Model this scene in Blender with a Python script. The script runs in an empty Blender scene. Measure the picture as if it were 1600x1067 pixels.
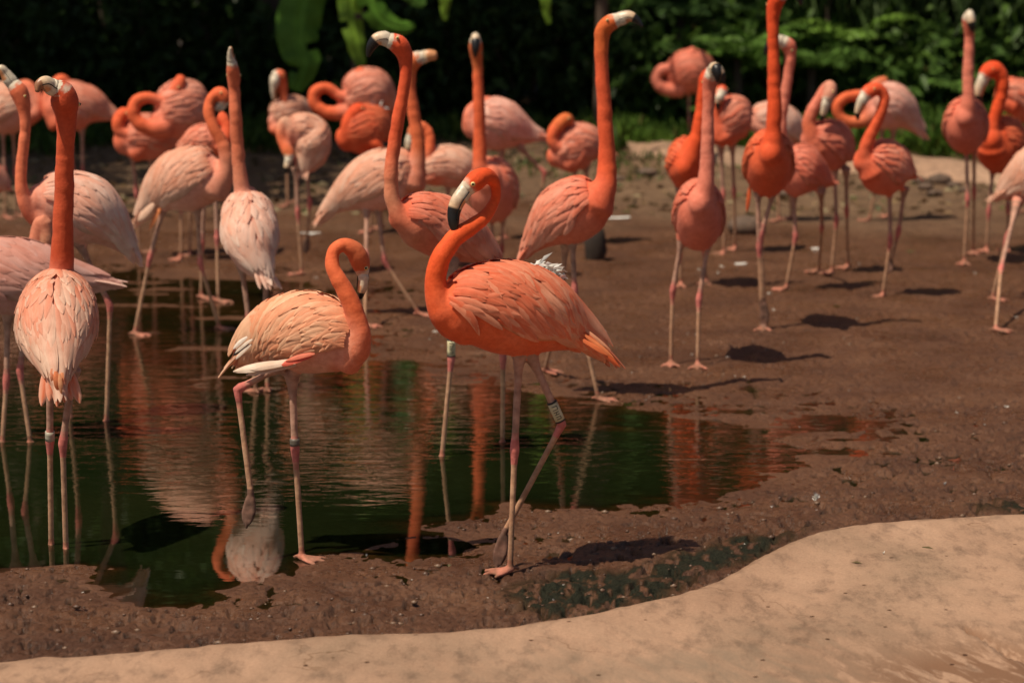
import bpy, math, random
import numpy as np
from mathutils import Vector

random.seed(7)
RNG = np.random.default_rng(11)
SC = bpy.context.scene
COL = SC.collection

# ---------------------------------------------------------------- camera, sky, sun, exposure
F_PX, W_PX, H_PX, CAM_H = 4000.0, 1600.0, 1067.0, 2.0
PITCH = math.atan(688.0 / F_PX)
cam_d = bpy.data.cameras.new('camera')
cam = bpy.data.objects.new('camera', cam_d)
COL.objects.link(cam)
cam.location = (0, 0, CAM_H)
cam.rotation_euler = (math.pi / 2 - PITCH, 0, 0)
cam_d.sensor_width = 36.0
cam_d.lens = 36.0 * F_PX / W_PX
cam_d.clip_start, cam_d.clip_end = 0.1, 500
cam_d.dof.use_dof = True
cam_d.dof.focus_distance = 7.75
cam_d.dof.aperture_fstop = 3.1
SC.camera = cam

SUN_TRAVEL = Vector((0.42, 0.30, -1.0)).normalized()
sun_el = math.asin(-SUN_TRAVEL.z)
sun_az = math.atan2(-SUN_TRAVEL.x, -SUN_TRAVEL.y)
world = bpy.data.worlds.new('World')
SC.world = world
world.use_nodes = True
wn = world.node_tree
bg = wn.nodes['Background']
sky = wn.nodes.new('ShaderNodeTexSky')
sky.sky_type = 'NISHITA'
sky.sun_disc = False
sky.sun_elevation = sun_el
sky.sun_rotation = sun_az
sky.air_density, sky.dust_density, sky.ozone_density = 1.0, 2.5, 1.0
wn.links.new(sky.outputs[0], bg.inputs['Color'])
bg.inputs['Strength'].default_value = 0.05
sun_d = bpy.data.lights.new('sun', 'SUN')
sun_d.energy, sun_d.angle, sun_d.color = 4.6, math.radians(0.5), (1.0, 0.875, 0.70)
sun = bpy.data.objects.new('sun', sun_d)
COL.objects.link(sun)
sun.rotation_euler = SUN_TRAVEL.to_track_quat('-Z', 'Y').to_euler()
sun.location = (-4, -4, 12)
vs = SC.view_settings
vs.view_transform, vs.look, vs.exposure, vs.gamma = 'Standard', 'None', 0.02, 1.0
vs.use_curve_mapping = False
SC.cycles.max_bounces = 8
SC.cycles.transparent_max_bounces = 12
SC.cycles.use_denoising = True

# ---------------------------------------------------------------- projection helpers (photo pixel -> place in the world)
CAM = np.array([0, 0, CAM_H])
FWD = np.array([0, math.cos(PITCH), -math.sin(PITCH)])
UPV = np.array([0, math.sin(PITCH), math.cos(PITCH)])

def ray(px, py):
    return np.array([(px - W_PX / 2) / F_PX, 0, 0]) - UPV * ((py - H_PX / 2) / F_PX) + FWD

def on_plane(px, py, z=0.0):
    d = ray(px, py)
    return CAM + d * ((z - CAM_H) / d[2])

def at_depth(px, py, y):
    d = ray(px, py)
    return CAM + d * (y / d[1])

def px_m(p):                      # metres per photo pixel at a point
    return float(np.dot(np.asarray(p) - CAM, FWD)) / F_PX

# ---------------------------------------------------------------- numpy noise
def _hash(ix, iy, seed):
    h = (ix.astype(np.int64) * 374761393 + iy.astype(np.int64) * 668265263 + seed * 982451653) & 0x7fffffff
    h = ((h ^ (h >> 13)) * 1274126177) & 0x7fffffff
    h = (h ^ (h >> 16)) & 0xffff
    return h / 65535.0

def vnoise(x, y, seed=0):
    x = np.asarray(x, float); y = np.asarray(y, float)
    ix, iy = np.floor(x), np.floor(y)
    fx, fy = x - ix, y - iy
    fx = fx * fx * (3 - 2 * fx); fy = fy * fy * (3 - 2 * fy)
    a = _hash(ix, iy, seed); b = _hash(ix + 1, iy, seed)
    c = _hash(ix, iy + 1, seed); d = _hash(ix + 1, iy + 1, seed)
    return (a * (1 - fx) + b * fx) * (1 - fy) + (c * (1 - fx) + d * fx) * fy

def fbm(x, y, oct=4, seed=0):
    s, a, t = 0, 1.0, 0
    for i in range(oct):
        s = s + a * (vnoise(x * 2 ** i + 17 * i, y * 2 ** i - 9 * i, seed + i) - 0.5)
        t += a; a *= 0.5
    return s / t * 2

def sstep(a, b, x):
    t = np.clip((x - a) / (b - a), 0, 1)
    return t * t * (3 - 2 * t)

def poly_sd(poly, x, y):          # signed distance, negative inside
    poly = np.asarray(poly, float)
    d = np.full(x.shape, 1e9); ins = np.zeros(x.shape, bool)
    n = len(poly)
    for i in range(n):
        a, b = poly[i], poly[(i + 1) % n]
        e = b - a
        t = np.clip(((x - a[0]) * e[0] + (y - a[1]) * e[1]) / max(1e-12, e @ e), 0, 1)
        d = np.minimum(d, np.hypot(x - a[0] - t * e[0], y - a[1] - t * e[1]))
        c = ((a[1] > y) != (b[1] > y)) & (x < (b[0] - a[0]) * (y - a[1]) / (b[1] - a[1] + 1e-12) + a[0])
        ins ^= c
    return np.where(ins, -d, d)

# ---------------------------------------------------------------- mesh helpers
def link(o, parent=None, label=None, cat=None, group=None, kind=None):
    COL.objects.link(o)
    if parent is not None: o.parent = parent
    if label: o['label'] = label
    if cat: o['category'] = cat
    if group: o['group'] = group
    if kind: o['kind'] = kind
    return o

def mesh_obj(name, V, Fc, mat, parent=None, col=None, uv=None, smooth=True, origin=None, **tags):
    V = np.asarray(V, float)
    if origin is not None: V = V - np.asarray(origin)
    me = bpy.data.meshes.new(name)
    me.from_pydata(V.tolist(), [], Fc if isinstance(Fc, list) else Fc.tolist())
    if col is not None:
        a = me.attributes.new('Col', 'FLOAT_COLOR', 'POINT')
        c4 = np.ones((len(V), 4), np.float32); c4[:, :3] = col
        a.data.foreach_set('color', c4.ravel())
    if uv is not None:
        l = me.uv_layers.new(name='UVMap')
        li = np.empty(len(me.loops), np.int32); me.loops.foreach_get('vertex_index', li)
        l.data.foreach_set('uv', np.asarray(uv, np.float32)[li].ravel())
    if smooth: me.polygons.foreach_set('use_smooth', np.ones(len(me.polygons), bool))
    if mat: me.materials.append(mat)
    me.update()
    o = bpy.data.objects.new(name, me)
    if origin is not None and parent is None: o.location = origin
    return link(o, parent, **tags)

def empty(name, loc, **tags):
    o = bpy.data.objects.new(name, None)
    o.empty_display_size = 0.1
    o.location = loc
    return link(o, **tags)

def cr(points, n):                # Catmull-Rom through rows of any width, spaced by chord
    P = np.asarray(points, float)
    if len(P) == 2: return P[0] + (P[1] - P[0]) * np.linspace(0, 1, n)[:, None]
    d = np.maximum(np.linalg.norm(np.diff(P[:, :3], axis=0), axis=1), 1e-6)
    s = np.concatenate([[0], np.cumsum(d)])
    m = np.zeros_like(P)
    m[1:-1] = ((P[1:-1] - P[:-2]) / d[:-1, None] * d[1:, None] + (P[2:] - P[1:-1]) / d[1:, None] * d[:-1, None]) / (d[:-1] + d[1:])[:, None]
    m[0] = (P[1] - P[0]) / d[0]; m[-1] = (P[-1] - P[-2]) / d[-1]
    q = np.linspace(0, s[-1], n)
    i = np.clip(np.searchsorted(s, q, side='right') - 1, 0, len(P) - 2)
    h = d[i]; t = ((q - s[i]) / h)[:, None]; h = h[:, None]
    return ((2 * t ** 3 - 3 * t ** 2 + 1) * P[i] + (t ** 3 - 2 * t ** 2 + t) * h * m[i]
            + (-2 * t ** 3 + 3 * t ** 2) * P[i + 1] + (t ** 3 - t ** 2) * h * m[i + 1])

def unit(v):
    v = np.asarray(v, float)
    return v / np.maximum(np.linalg.norm(v, axis=-1, keepdims=True), 1e-9)

def frames(C, up=(0, 0, 1)):      # tangent, up, side along a polyline, carried along it
    T = unit(np.gradient(C, axis=0))
    U = np.zeros_like(T); u = np.asarray(up, float)
    if abs(T[0] @ u) > 0.95: u = np.array([0, -1.0, 0.2])
    for i in range(len(C)):
        u = u - (u @ T[i]) * T[i]; u = u / max(np.linalg.norm(u), 1e-9); U[i] = u
    return T, U, np.cross(T, U)

def loft(C, ru, rl, seg=14, T=None, U=None, L=None, cap=(0.0, 0.0)):
    """closed tube; cap = how far each rounded end reaches, in radii"""
    C = np.asarray(C, float)
    ru = np.broadcast_to(np.asarray(ru, float), (len(C),)); rl = np.broadcast_to(np.asarray(rl, float), (len(C),))
    if T is None: T, U, L = frames(C)
    cs, us, ls, UU, LL = [], [], [], [], []
    def add(c, a, b, i): cs.append(c); us.append(a); ls.append(b); UU.append(U[i]); LL.append(L[i])
    if cap[0] > 0:
        for a in (0.25, 0.6, 0.88): add(C[0] - T[0] * ru[0] * cap[0] * math.sqrt(1 - a * a), ru[0] * a, rl[0] * a, 0)
    for i in range(len(C)): add(C[i], ru[i], rl[i], i)
    if cap[1] > 0:
        for a in (0.88, 0.6, 0.25): add(C[-1] + T[-1] * ru[-1] * cap[1] * math.sqrt(1 - a * a), ru[-1] * a, rl[-1] * a, -1)
    cs, us, ls, UU, LL = map(np.array, (cs, us, ls, UU, LL))
    th = np.arange(seg) * 2 * math.pi / seg
    V = (cs[:, None] + UU[:, None] * (us[:, None] * np.cos(th))[..., None] + LL[:, None] * (ls[:, None] * np.sin(th))[..., None]).reshape(-1, 3)
    n = len(cs); Fc = []
    for i in range(n - 1):
        for j in range(seg):
            k = (j + 1) % seg
            Fc.append((i * seg + j, i * seg + k, (i + 1) * seg + k, (i + 1) * seg + j))
    V = np.vstack([V, cs[0], cs[-1]])
    a, b = n * seg, n * seg + 1
    for j in range(seg):
        k = (j + 1) % seg
        Fc.append((a, k, j)); Fc.append((b, (n - 1) * seg + j, (n - 1) * seg + k))
    return V, Fc

class Bag:                        # collects pieces of ONE part
    def __init__(s): s.V, s.F, s.C, s.U, s.n = [], [], [], [], 0
    def add(s, V, Fc, col=None, uv=None):
        V = np.asarray(V, float)
        s.V.append(V); s.F += [tuple(i + s.n for i in f) for f in Fc]
        if col is not None: s.C.append(np.broadcast_to(np.asarray(col, float), (len(V), 3)))
        if uv is not None: s.U.append(uv)
        s.n += len(V)
    def build(s, name, mat, parent=None, **k):
        return mesh_obj(name, np.vstack(s.V), s.F, mat, parent, col=np.vstack(s.C) if s.C else None,
                        uv=np.vstack(s.U) if s.U else None, **k)

# ---------------------------------------------------------------- materials
def new_mat(name):
    m = bpy.data.materials.new(name); m.use_nodes = True
    nt = m.node_tree
    b = nt.nodes['Principled BSDF']
    return m, nt, b

def nd(nt, typ, **kw):
    n = nt.nodes.new(typ)
    for k, v in kw.items():
        if k in n.inputs: n.inputs[k].default_value = v
        else: setattr(n, k, v)
    return n

def ramp(nt, fac, stops):
    r = nt.nodes.new('ShaderNodeValToRGB')
    e = r.color_ramp.elements
    while len(e) < len(stops): e.new(0.5)
    for i, (p, c) in enumerate(stops):
        e[i].position = p; e[i].color = (*c, 1) if len(c) == 3 else c
    nt.links.new(fac, r.inputs[0])
    return r.outputs[0]

def mix(nt, a, b, fac, typ='MIX'):
    m = nt.nodes.new('ShaderNodeMix'); m.data_type = 'RGBA'; m.blend_type = typ
    for s, v in ((0, fac), (6, a), (7, b)):
        if hasattr(v, 'links') or hasattr(v, 'is_linked'): nt.links.new(v, m.inputs[s])
        else: m.inputs[s].default_value = (*v, 1) if isinstance(v, tuple) and len(v) == 3 else v
    return m.outputs[2]

def coords(nt, kind='Object', scale=(1, 1, 1)):
    t = nt.nodes.new('ShaderNodeTexCoord'); mp = nt.nodes.new('ShaderNodeMapping')
    mp.inputs['Scale'].default_value = scale
    nt.links.new(t.outputs[kind], mp.inputs[0])
    return mp.outputs[0]

def noise(nt, vec, scale, detail=4, rough=0.55, dist=0.0):
    n = nd(nt, 'ShaderNodeTexNoise', Scale=scale, Detail=detail, Roughness=rough, Distortion=dist)
    nt.links.new(vec, n.inputs['Vector'])
    return n.outputs['Fac']

def bump(nt, h, strength, dist, normal=None):
    b = nd(nt, 'ShaderNodeBump', Strength=strength, Distance=dist)
    nt.links.new(h, b.inputs['Height'])
    if normal is not None: nt.links.new(normal, b.inputs['Normal'])
    return b.outputs[0]

def attr(nt, name='Col', out='Color'):
    return nd(nt, 'ShaderNodeAttribute', attribute_name=name).outputs[out]

def mat_plumage():
    m, nt, b = new_mat('plumage')
    v = coords(nt)
    f = noise(nt, v, 48, 6, 0.68, 0.5)
    c = mix(nt, attr(nt), ramp(nt, f, [(0.3, (0.84, 0.74, 0.70)), (0.7, (1.08, 1.14, 1.16))]), 1.0, 'MULTIPLY')
    g = noise(nt, v, 9, 3)
    c = mix(nt, c, ramp(nt, g, [(0.35, (0.94, 0.90, 0.88)), (0.65, (1.04, 1.06, 1.08))]), 1.0, 'MULTIPLY')
    nt.links.new(c, b.inputs['Base Color'])
    b.inputs['Roughness'].default_value = 0.72
    b.inputs['Specular IOR Level'].default_value = 0.25
    b.inputs['Sheen Weight'].default_value = 0.04
    b.inputs['Sheen Roughness'].default_value = 0.5
    nt.links.new(bump(nt, noise(nt, v, 85, 5, 0.7), 0.42, 0.005), b.inputs['Normal'])
    return m

def mat_feather():
    m, nt, b = new_mat('feather_vane')
    uv = coords(nt, 'UV')
    sep = nd(nt, 'ShaderNodeSeparateXYZ'); nt.links.new(uv, sep.inputs[0])
    ab = nd(nt, 'ShaderNodeMath', operation='ABSOLUTE'); nt.links.new(sep.outputs[0], ab.inputs[0])
    sh = nd(nt, 'ShaderNodeMath', operation='MULTIPLY_ADD'); nt.links.new(ab.outputs[0], sh.inputs[0])
    sh.inputs[1].default_value = -0.35; nt.links.new(sep.outputs[1], sh.inputs[2])
    cmb = nd(nt, 'ShaderNodeCombineXYZ'); nt.links.new(sh.outputs[0], cmb.inputs[1]); nt.links.new(ab.outputs[0], cmb.inputs[0])
    wmap = nd(nt, 'ShaderNodeMapping'); wmap.inputs['Scale'].default_value = (1.5, 26, 1); nt.links.new(cmb.outputs[0], wmap.inputs[0])
    barb = noise(nt, wmap.outputs[0], 1.0, 3, 0.6)
    c = mix(nt, attr(nt), ramp(nt, barb, [(0.3, (0.88, 0.82, 0.79)), (0.7, (1.08, 1.09, 1.1))]), 1.0, 'MULTIPLY')
    big = noise(nt, coords(nt), 22, 3)
    c = mix(nt, c, ramp(nt, big, [(0.3, (0.92, 0.86, 0.83)), (0.7, (1.05, 1.08, 1.10))]), 1.0, 'MULTIPLY')
    nt.links.new(c, b.inputs['Base Color'])
    b.inputs['Roughness'].default_value = 0.62
    b.inputs['Specular IOR Level'].default_value = 0.3
    nt.links.new(bump(nt, barb, 0.35, 0.002), b.inputs['Normal'])
    # thin vanes let some light through
    tr = nd(nt, 'ShaderNodeBsdfTranslucent'); nt.links.new(c, tr.inputs['Color'])
    ms = nd(nt, 'ShaderNodeMixShader'); ms.inputs[0].default_value = 0.15
    out = nt.nodes['Material Output']
    nt.links.new(b.outputs[0], ms.inputs[1]); nt.links.new(tr.outputs[0], ms.inputs[2]); nt.links.new(ms.outputs[0], out.inputs[0])
    return m

def mat_horn():
    m, nt, b = new_mat('beak_horn')
    f = noise(nt, coords(nt), 90, 4)
    nt.links.new(mix(nt, attr(nt), ramp(nt, f, [(0.3, (0.75, 0.72, 0.7)), (0.7, (1.08, 1.08, 1.08))]), 1.0, 'MULTIPLY'), b.inputs['Base Color'])
    b.inputs['Roughness'].default_value = 0.38
    nt.links.new(bump(nt, f, 0.25, 0.002), b.inputs['Normal'])
    return m

def mat_flat(name, c, rough=0.5, var=0.15, scale=40):
    m, nt, b = new_mat(name)
    f = noise(nt, coords(nt), scale, 4)
    lo = tuple(x * (1 - var) for x in c); hi = tuple(min(1, x * (1 + var)) for x in c)
    nt.links.new(ramp(nt, f, [(0.3, lo), (0.7, hi)]), b.inputs['Base Color'])
    b.inputs['Roughness'].default_value = rough
    nt.links.new(bump(nt, f, 0.3, 0.003), b.inputs['Normal'])
    return m

def mat_leaf(name, scale=8.0, trans=0.28, rough=0.45):
    m, nt, b = new_mat(name)
    f = noise(nt, coords(nt), scale, 4)
    c = mix(nt, attr(nt), ramp(nt, f, [(0.3, (0.65, 0.7, 0.6)), (0.7, (1.2, 1.15, 1.1))]), 1.0, 'MULTIPLY')
    nt.links.new(c, b.inputs['Base Color'])
    b.inputs['Roughness'].default_value = rough
    b.inputs['Specular IOR Level'].default_value = 0.16
    tr = nd(nt, 'ShaderNodeBsdfTranslucent'); nt.links.new(c, tr.inputs['Color'])
    ms = nd(nt, 'ShaderNodeMixShader'); ms.inputs[0].default_value = trans
    out = nt.nodes['Material Output']
    nt.links.new(b.outputs[0], ms.inputs[1]); nt.links.new(tr.outputs[0], ms.inputs[2]); nt.links.new(ms.outputs[0], out.inputs[0])
    return m

M_PLUME, M_FEATH, M_HORN = mat_plumage(), mat_feather(), mat_horn()
M_LEAF = mat_leaf('leaf_green')
M_BARK = mat_flat('bark', (0.07, 0.045, 0.03), 0.85, 0.4, 14)
M_ROCK = mat_flat('rock_brown', (0.12, 0.075, 0.05), 0.8, 0.4, 12)
M_WETROCK = mat_flat('rock_wet_dark', (0.035, 0.022, 0.015), 0.85, 0.4, 12)
M_EYE = mat_flat('iris_yellow', (0.75, 0.6, 0.25), 0.2, 0.1)
M_PUPIL = mat_flat('pupil_black', (0.008, 0.008, 0.008), 0.12, 0.1)
M_BAND = mat_flat('band_cream', (0.62, 0.55, 0.33), 0.45, 0.12, 60)
M_BANDG = mat_flat('band_grey', (0.40, 0.36, 0.28), 0.45, 0.12, 60)
M_BANDD = mat_flat('band_dark_grey', (0.13, 0.11, 0.085), 0.45, 0.12, 60)
M_INK = mat_flat('band_ink', (0.015, 0.013, 0.012), 0.5, 0.1)
M_WHITE = mat_flat('white_down', (0.66, 0.63, 0.58), 0.8, 0.08, 30)
# ================================================================ SETTING: mud, water, kerbs
def px_poly(pts, z=0.0): return np.array([on_plane(x, y, z)[:2] for x, y in pts])

POOL = px_poly([(-500, 446), (0, 440), (200, 436), (440, 434), (505, 462), (520, 505), (560, 548), (600, 566), (650, 560), (700, 578),
                (770, 590), (860, 602), (940, 632), (1050, 634), (1130, 652), (1220, 676), (1250, 708), (1190, 745), (1090, 776), (950, 792),
                (800, 788), (722, 800), (650, 824), (560, 850), (482, 872), (425, 896), (330, 935), (240, 940), (190, 918), (160, 900),
                (120, 884), (60, 888), (0, 894), (-500, 915)])
PUDDLE = px_poly([(560, 862), (620, 846), (700, 840), (770, 850), (740, 872), (660, 880), (590, 880)])
MOSS = px_poly([(745, 985), (760, 935), (860, 905), (960, 900), (1040, 868), (1130, 850), (1215, 838), (1300, 815), (1300, 845), (1180, 900), (1050, 960), (900, 985)])
MOSS2 = px_poly([(1500, 800), (1600, 792), (1900, 785), (1900, 840), (1560, 830)])

def ground_parts(x, y):
    sdp = poly_sd(POOL, x, y); sdq = poly_sd(PUDDLE, x, y)
    wob = fbm(x * 1.5, y * 1.6, 4, 3) * 0.24 + fbm(x * 4.0, y * 9.0, 3, 21) * 0.16
    sd = np.minimum(sdp + wob, sdq * 0.6 + wob * 0.35 + 0.03)
    base = np.where(sd < 0, np.maximum(sd * 0.085, -0.075), np.minimum(sd * 0.075, 0.034))
    # the far and right shores fade out in a wide belt of wet mud streaks
    wide = np.maximum(sstep(0.25, 0.9, x) * sstep(8.1, 8.7, y), sstep(9.7, 10.4, y))
    soft = np.clip(sd * 0.018, -0.05, 0.026) - np.maximum(-sd - 0.45, 0) * 0.10 + fbm(x * 2.4, y * 9.0, 4, 23) * (0.009 + 0.008 * sstep(0.6, 1.2, x)) * np.exp(-(sd / 0.6) ** 2)
    base = base * (1 - wide) + np.maximum(soft, -0.075) * wide
    # mud flats just under the surface in the middle of the pool
    shal = sstep(-0.05, 0.5, fbm(x * 0.9 + 4, y * 0.8, 3, 44) + 0.35 * fbm(x * 2.5, y * 6, 3, 47) + 0.6 * sstep(9.7, 11.5, y) - 0.7 * sstep(9.9, 9.0, y)) * 0.07
    base = np.where(sd < -0.06, np.minimum(base + shal, -0.003 + 0.008 * fbm(x * 2.2, y * 7, 3, 48)), base)
    near = 1 - sstep(8.2, 10.5, y)
    cl = fbm(x * 16, y * 13, 4, 61)
    pits = np.maximum(fbm(x * 24, y * 15, 3, 71) - 0.22, 0) * 1.6 + np.maximum(fbm(x * 44, y * 26, 2, 73) - 0.3, 0)
    fine = (cl * 0.014 - np.minimum(pits * 0.075, 0.03)) * (0.30 + 0.70 * near)
    broad = fbm(x * 3.0, y * 2.0, 3, 81) * 0.007
    dryness = sstep(-0.05, 0.35, sd)
    h = base + broad * (0.3 + 0.7 * dryness) + fine * (0.12 + 0.88 * dryness)
    h = h + sstep(15.0, 19.5, y) * (0.05 + 0.05 * fbm(x * 1.2, y * 0.9, 4, 91) + 0.02 * fbm(x * 5, y * 4, 3, 95))
    mo = np.maximum(-poly_sd(MOSS, x, y), -poly_sd(MOSS2, x, y))
    moss = sstep(-0.06, 0.10, mo + fbm(x * 5, y * 3, 4, 31) * 0.16) * sstep(-0.35, 0.05, fbm(x * 42, y * 20, 3, 33) + 0.12)
    h = h + moss * (fbm(x * 34, y * 22, 3, 35) * 0.006 + 0.001)
    return h, sd, moss

def gz(x, y):
    h, _, _ = ground_parts(np.array([float(x)]), np.array([float(y)]))
    return float(h[0])

rows = []
yy = 5.9
while yy < 25.5:
    rows.append(yy); yy += max(0.010, yy * yy / 4900.0 * 0.95)
rows = np.array(rows)
u = np.concatenate([np.linspace(-0.5, -0.215, 26)[:-1], np.linspace(-0.215, 0.215, 560), np.linspace(0.215, 0.5, 26)[1:]])
GX = rows[:, None] * u[None, :]; GY = np.repeat(rows[:, None], len(u), 1)
GH, GSD, GMOSS = ground_parts(GX, GY)
def grid_faces(nr, nc):
    i = np.arange(nr - 1)[:, None] * nc + np.arange(nc - 1)[None, :]
    return np.stack([i, i + 1, i + nc + 1, i + nc], -1).reshape(-1, 4)

def fast_grid(name, V, Fq, mat, attrs, **tags):
    me = bpy.data.meshes.new(name)
    me.vertices.add(len(V)); me.vertices.foreach_set('co', np.asarray(V, np.float32).ravel())
    me.loops.add(Fq.size); me.loops.foreach_set('vertex_index', Fq.astype(np.int32).ravel())
    me.polygons.add(len(Fq)); me.polygons.foreach_set('loop_start', np.arange(len(Fq), dtype=np.int32) * Fq.shape[1])
    me.polygons.foreach_set('use_smooth', np.ones(len(Fq), bool))
    for k, v in attrs.items():
        a = me.attributes.new(k, 'FLOAT', 'POINT'); a.data.foreach_set('value', np.asarray(v, np.float32).ravel())
    me.materials.append(mat); me.update(calc_edges=True); me.validate()
    return link(bpy.data.objects.new(name, me), **tags)

def mat_mud():
    m, nt, b = new_mat('wet_mud')
    v = coords(nt)
    n1 = noise(nt, v, 2.2, 6, 0.6); n2 = noise(nt, v, 55, 6, 0.7); n3 = noise(nt, v, 150, 5, 0.75)
    c = ramp(nt, n1, [(0.28, (0.088, 0.034, 0.015)), (0.5, (0.146, 0.062, 0.029)), (0.72, (0.196, 0.089, 0.043))])
    c = mix(nt, c, ramp(nt, n2, [(0.32, (0.50, 0.47, 0.45)), (0.6, (1.10, 1.10, 1.10))]), 1.0, 'MULTIPLY')
    dry = attr(nt, 'bank', 'Fac')
    dcol = ramp(nt, noise(nt, v, 5, 5, 0.65), [(0.3, (0.11, 0.060, 0.030)), (0.5, (0.17, 0.095, 0.048)), (0.7, (0.23, 0.14, 0.076))])
    c = mix(nt, c, dcol, dry)
    mcol = ramp(nt, n3, [(0.32, (0.011, 0.012, 0.008)), (0.6, (0.034, 0.035, 0.022)), (0.78, (0.11, 0.09, 0.055))])
    c = mix(nt, c, mcol, attr(nt, 'moss', 'Fac'))
    nt.links.new(c, b.inputs['Base Color'])
    r = ramp(nt, n2, [(0.35, (0.28, 0.28, 0.28)), (0.6, (0.60, 0.60, 0.60))])
    r = mix(nt, r, ramp(nt, noise(nt, v, 3.1, 5, 0.6), [(0.38, (0.55, 0.55, 0.55)), (0.55, (1, 1, 1))]), 1.0, 'MULTIPLY')
    r = mix(nt, r, (0.85, 0.85, 0.85), dry)
    nt.links.new(r, b.inputs['Roughness'])
    nt.links.new(ramp(nt, attr(nt, 'moss', 'Fac'), [(0.1, (0.45, 0.45, 0.45)), (0.6, (0.08, 0.08, 0.08))]), b.inputs['Specular IOR Level'])
    nb = bump(nt, n3, 0.9, 0.007)
    nt.links.new(bump(nt, n2, 0.8, 0.016, nb), b.inputs['Normal'])
    return m
# webbed footprints pressed into the open mud
for _ in range(230):
    fp = on_plane(RNG.uniform(560, 1640), RNG.uniform(420, 800)) if RNG.random() < .8 else on_plane(RNG.uniform(0, 900), RNG.uniform(890, 1000))
    m_ = (np.abs(GX - fp[0]) < .13) & (np.abs(GY - fp[1]) < .13) & (GSD > 0.1)
    if not m_.any(): continue
    lx, ly = GX[m_] - fp[0], GY[m_] - fp[1]; a0 = RNG.random() * 6.28; dd = np.full(lx.shape, 1e9)
    for a in (-.5, 0, .5):
        ux, uy = math.cos(a0 + a), math.sin(a0 + a); t = np.clip(lx * ux + ly * uy, 0, .085)
        dd = np.minimum(dd, np.hypot(lx - t * ux, ly - t * uy))
    GH[m_] += -0.011 * np.exp(-(dd / .011) ** 2) + 0.004 * np.exp(-((dd - .024) / .010) ** 2)
bank = sstep(15.2, 17.6, GY + fbm(GX * 0.9, GY * 0.9, 3, 12) * 1.4)
mud = fast_grid('mud', np.stack([GX, GY, GH], -1).reshape(-1, 3), grid_faces(*GX.shape), mat_mud(), {'moss': GMOSS, 'bank': bank}, kind='structure')

M_SOIL = mat_flat('dark_soil', (0.05, 0.035, 0.022), 0.9, 0.35, 3)
mesh_obj('ground', [(-70, -20, -0.13), (70, -20, -0.13), (70, 90, -0.13), (-70, 90, -0.13)], [(0, 1, 2, 3)], M_SOIL, kind='structure')

# water: one sheet at z = 0, its cloudiness follows how deep the mud lies under it
sel = (rows > 7.1) & (rows < 14.6)
WX, WY, WD = GX[sel], GY[sel], np.maximum(-GH[sel], 0)
calm = np.zeros_like(WX)
for (px, py, r0, a) in ((300, 700, 0.75, 1.0), (480, 740, 0.6, 0.8), (560, 690, 0.7, 0.8), (1080, 700, 0.9, 0.9), (800, 650, 0.6, 0.45), (250, 480, 1.2, 0.35), (390, 640, 0.5, 0.8)):
    p = on_plane(px, py)
    calm = np.maximum(calm, a * np.exp(-(((WX - p[0]) / (r0 * .62)) ** 2 + ((WY - p[1]) / (r0 * .8)) ** 2)))
calm = np.maximum(calm, 0.45 * sstep(8.8, 9.4, WY))
def mat_water():
    m, nt, b = new_mat('pool_water')
    nt.nodes.remove(b)
    v = coords(nt)
    rp = attr(nt, 'ripple', 'Fac')
    w = noise(nt, coords(nt, 'Object', (5, 15, 1)), 1.0, 3, 0.5, 0.8)
    w2 = noise(nt, coords(nt, 'Object', (22, 48, 1)), 1.0, 3, 0.55, 0.4)
    h1 = nd(nt, 'ShaderNodeMath', operation='MULTIPLY'); nt.links.new(w, h1.inputs[0]); nt.links.new(rp, h1.inputs[1])
    h2 = nd(nt, 'ShaderNodeMath', operation='MULTIPLY'); nt.links.new(w2, h2.inputs[0]); nt.links.new(rp, h2.inputs[1])
    fine = noise(nt, coords(nt, 'Object', (5, 9, 1)), 1.0, 2)
    nrm = bump(nt, fine, 0.05, 0.004)
    nrm = bump(nt, h1.outputs[0], 0.7, 0.0095, nrm)
    nrm = bump(nt, h2.outputs[0], 0.6, 0.0014, nrm)
    gl = nd(nt, 'ShaderNodeBsdfGlossy', Roughness=0.008); nt.links.new(nrm, gl.inputs['Normal'])
    gl.inputs['Color'].default_value = (1.0, 1.0, 0.97, 1)
    df = nd(nt, 'ShaderNodeBsdfDiffuse'); 
    nt.links.new(ramp(nt, noise(nt, v, 1.2, 3), [(0.3, (0.005, 0.009, 0.0025)), (0.7, (0.011, 0.0135, 0.004))]), df.inputs['Color'])
    tp = nd(nt, 'ShaderNodeBsdfTransparent'); tp.inputs['Color'].default_value = (0.62, 0.60, 0.42, 1)
    dep = attr(nt, 'depth', 'Fac')
    e1 = nd(nt, 'ShaderNodeMath', operation='MULTIPLY'); nt.links.new(dep, e1.inputs[0]); e1.inputs[1].default_value = -110.0
    e2 = nd(nt, 'ShaderNodeMath', operation='EXPONENT'); nt.links.new(e1.outputs[0], e2.inputs[0])
    body = nd(nt, 'ShaderNodeMixShader'); nt.links.new(e2.outputs[0], body.inputs[0])
    nt.links.new(df.outputs[0], body.inputs[1]); nt.links.new(tp.outputs[0], body.inputs[2])
    fr = nd(nt, 'ShaderNodeFresnel', IOR=1.9); nt.links.new(nrm, fr.inputs['Normal'])
    ms = nd(nt, 'ShaderNodeMixShader'); nt.links.new(fr.outputs[0], ms.inputs[0])
    nt.links.new(body.outputs[0], ms.inputs[1]); nt.links.new(gl.outputs[0], ms.inputs[2])
    nt.links.new(ms.outputs[0], nt.nodes['Material Output'].inputs[0])
    return m
fast_grid('water', np.stack([WX, WY, np.zeros_like(WX)], -1).reshape(-1, 3), grid_faces(*WX.shape), mat_water(), {'depth': WD, 'ripple': calm}, kind='structure')

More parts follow.
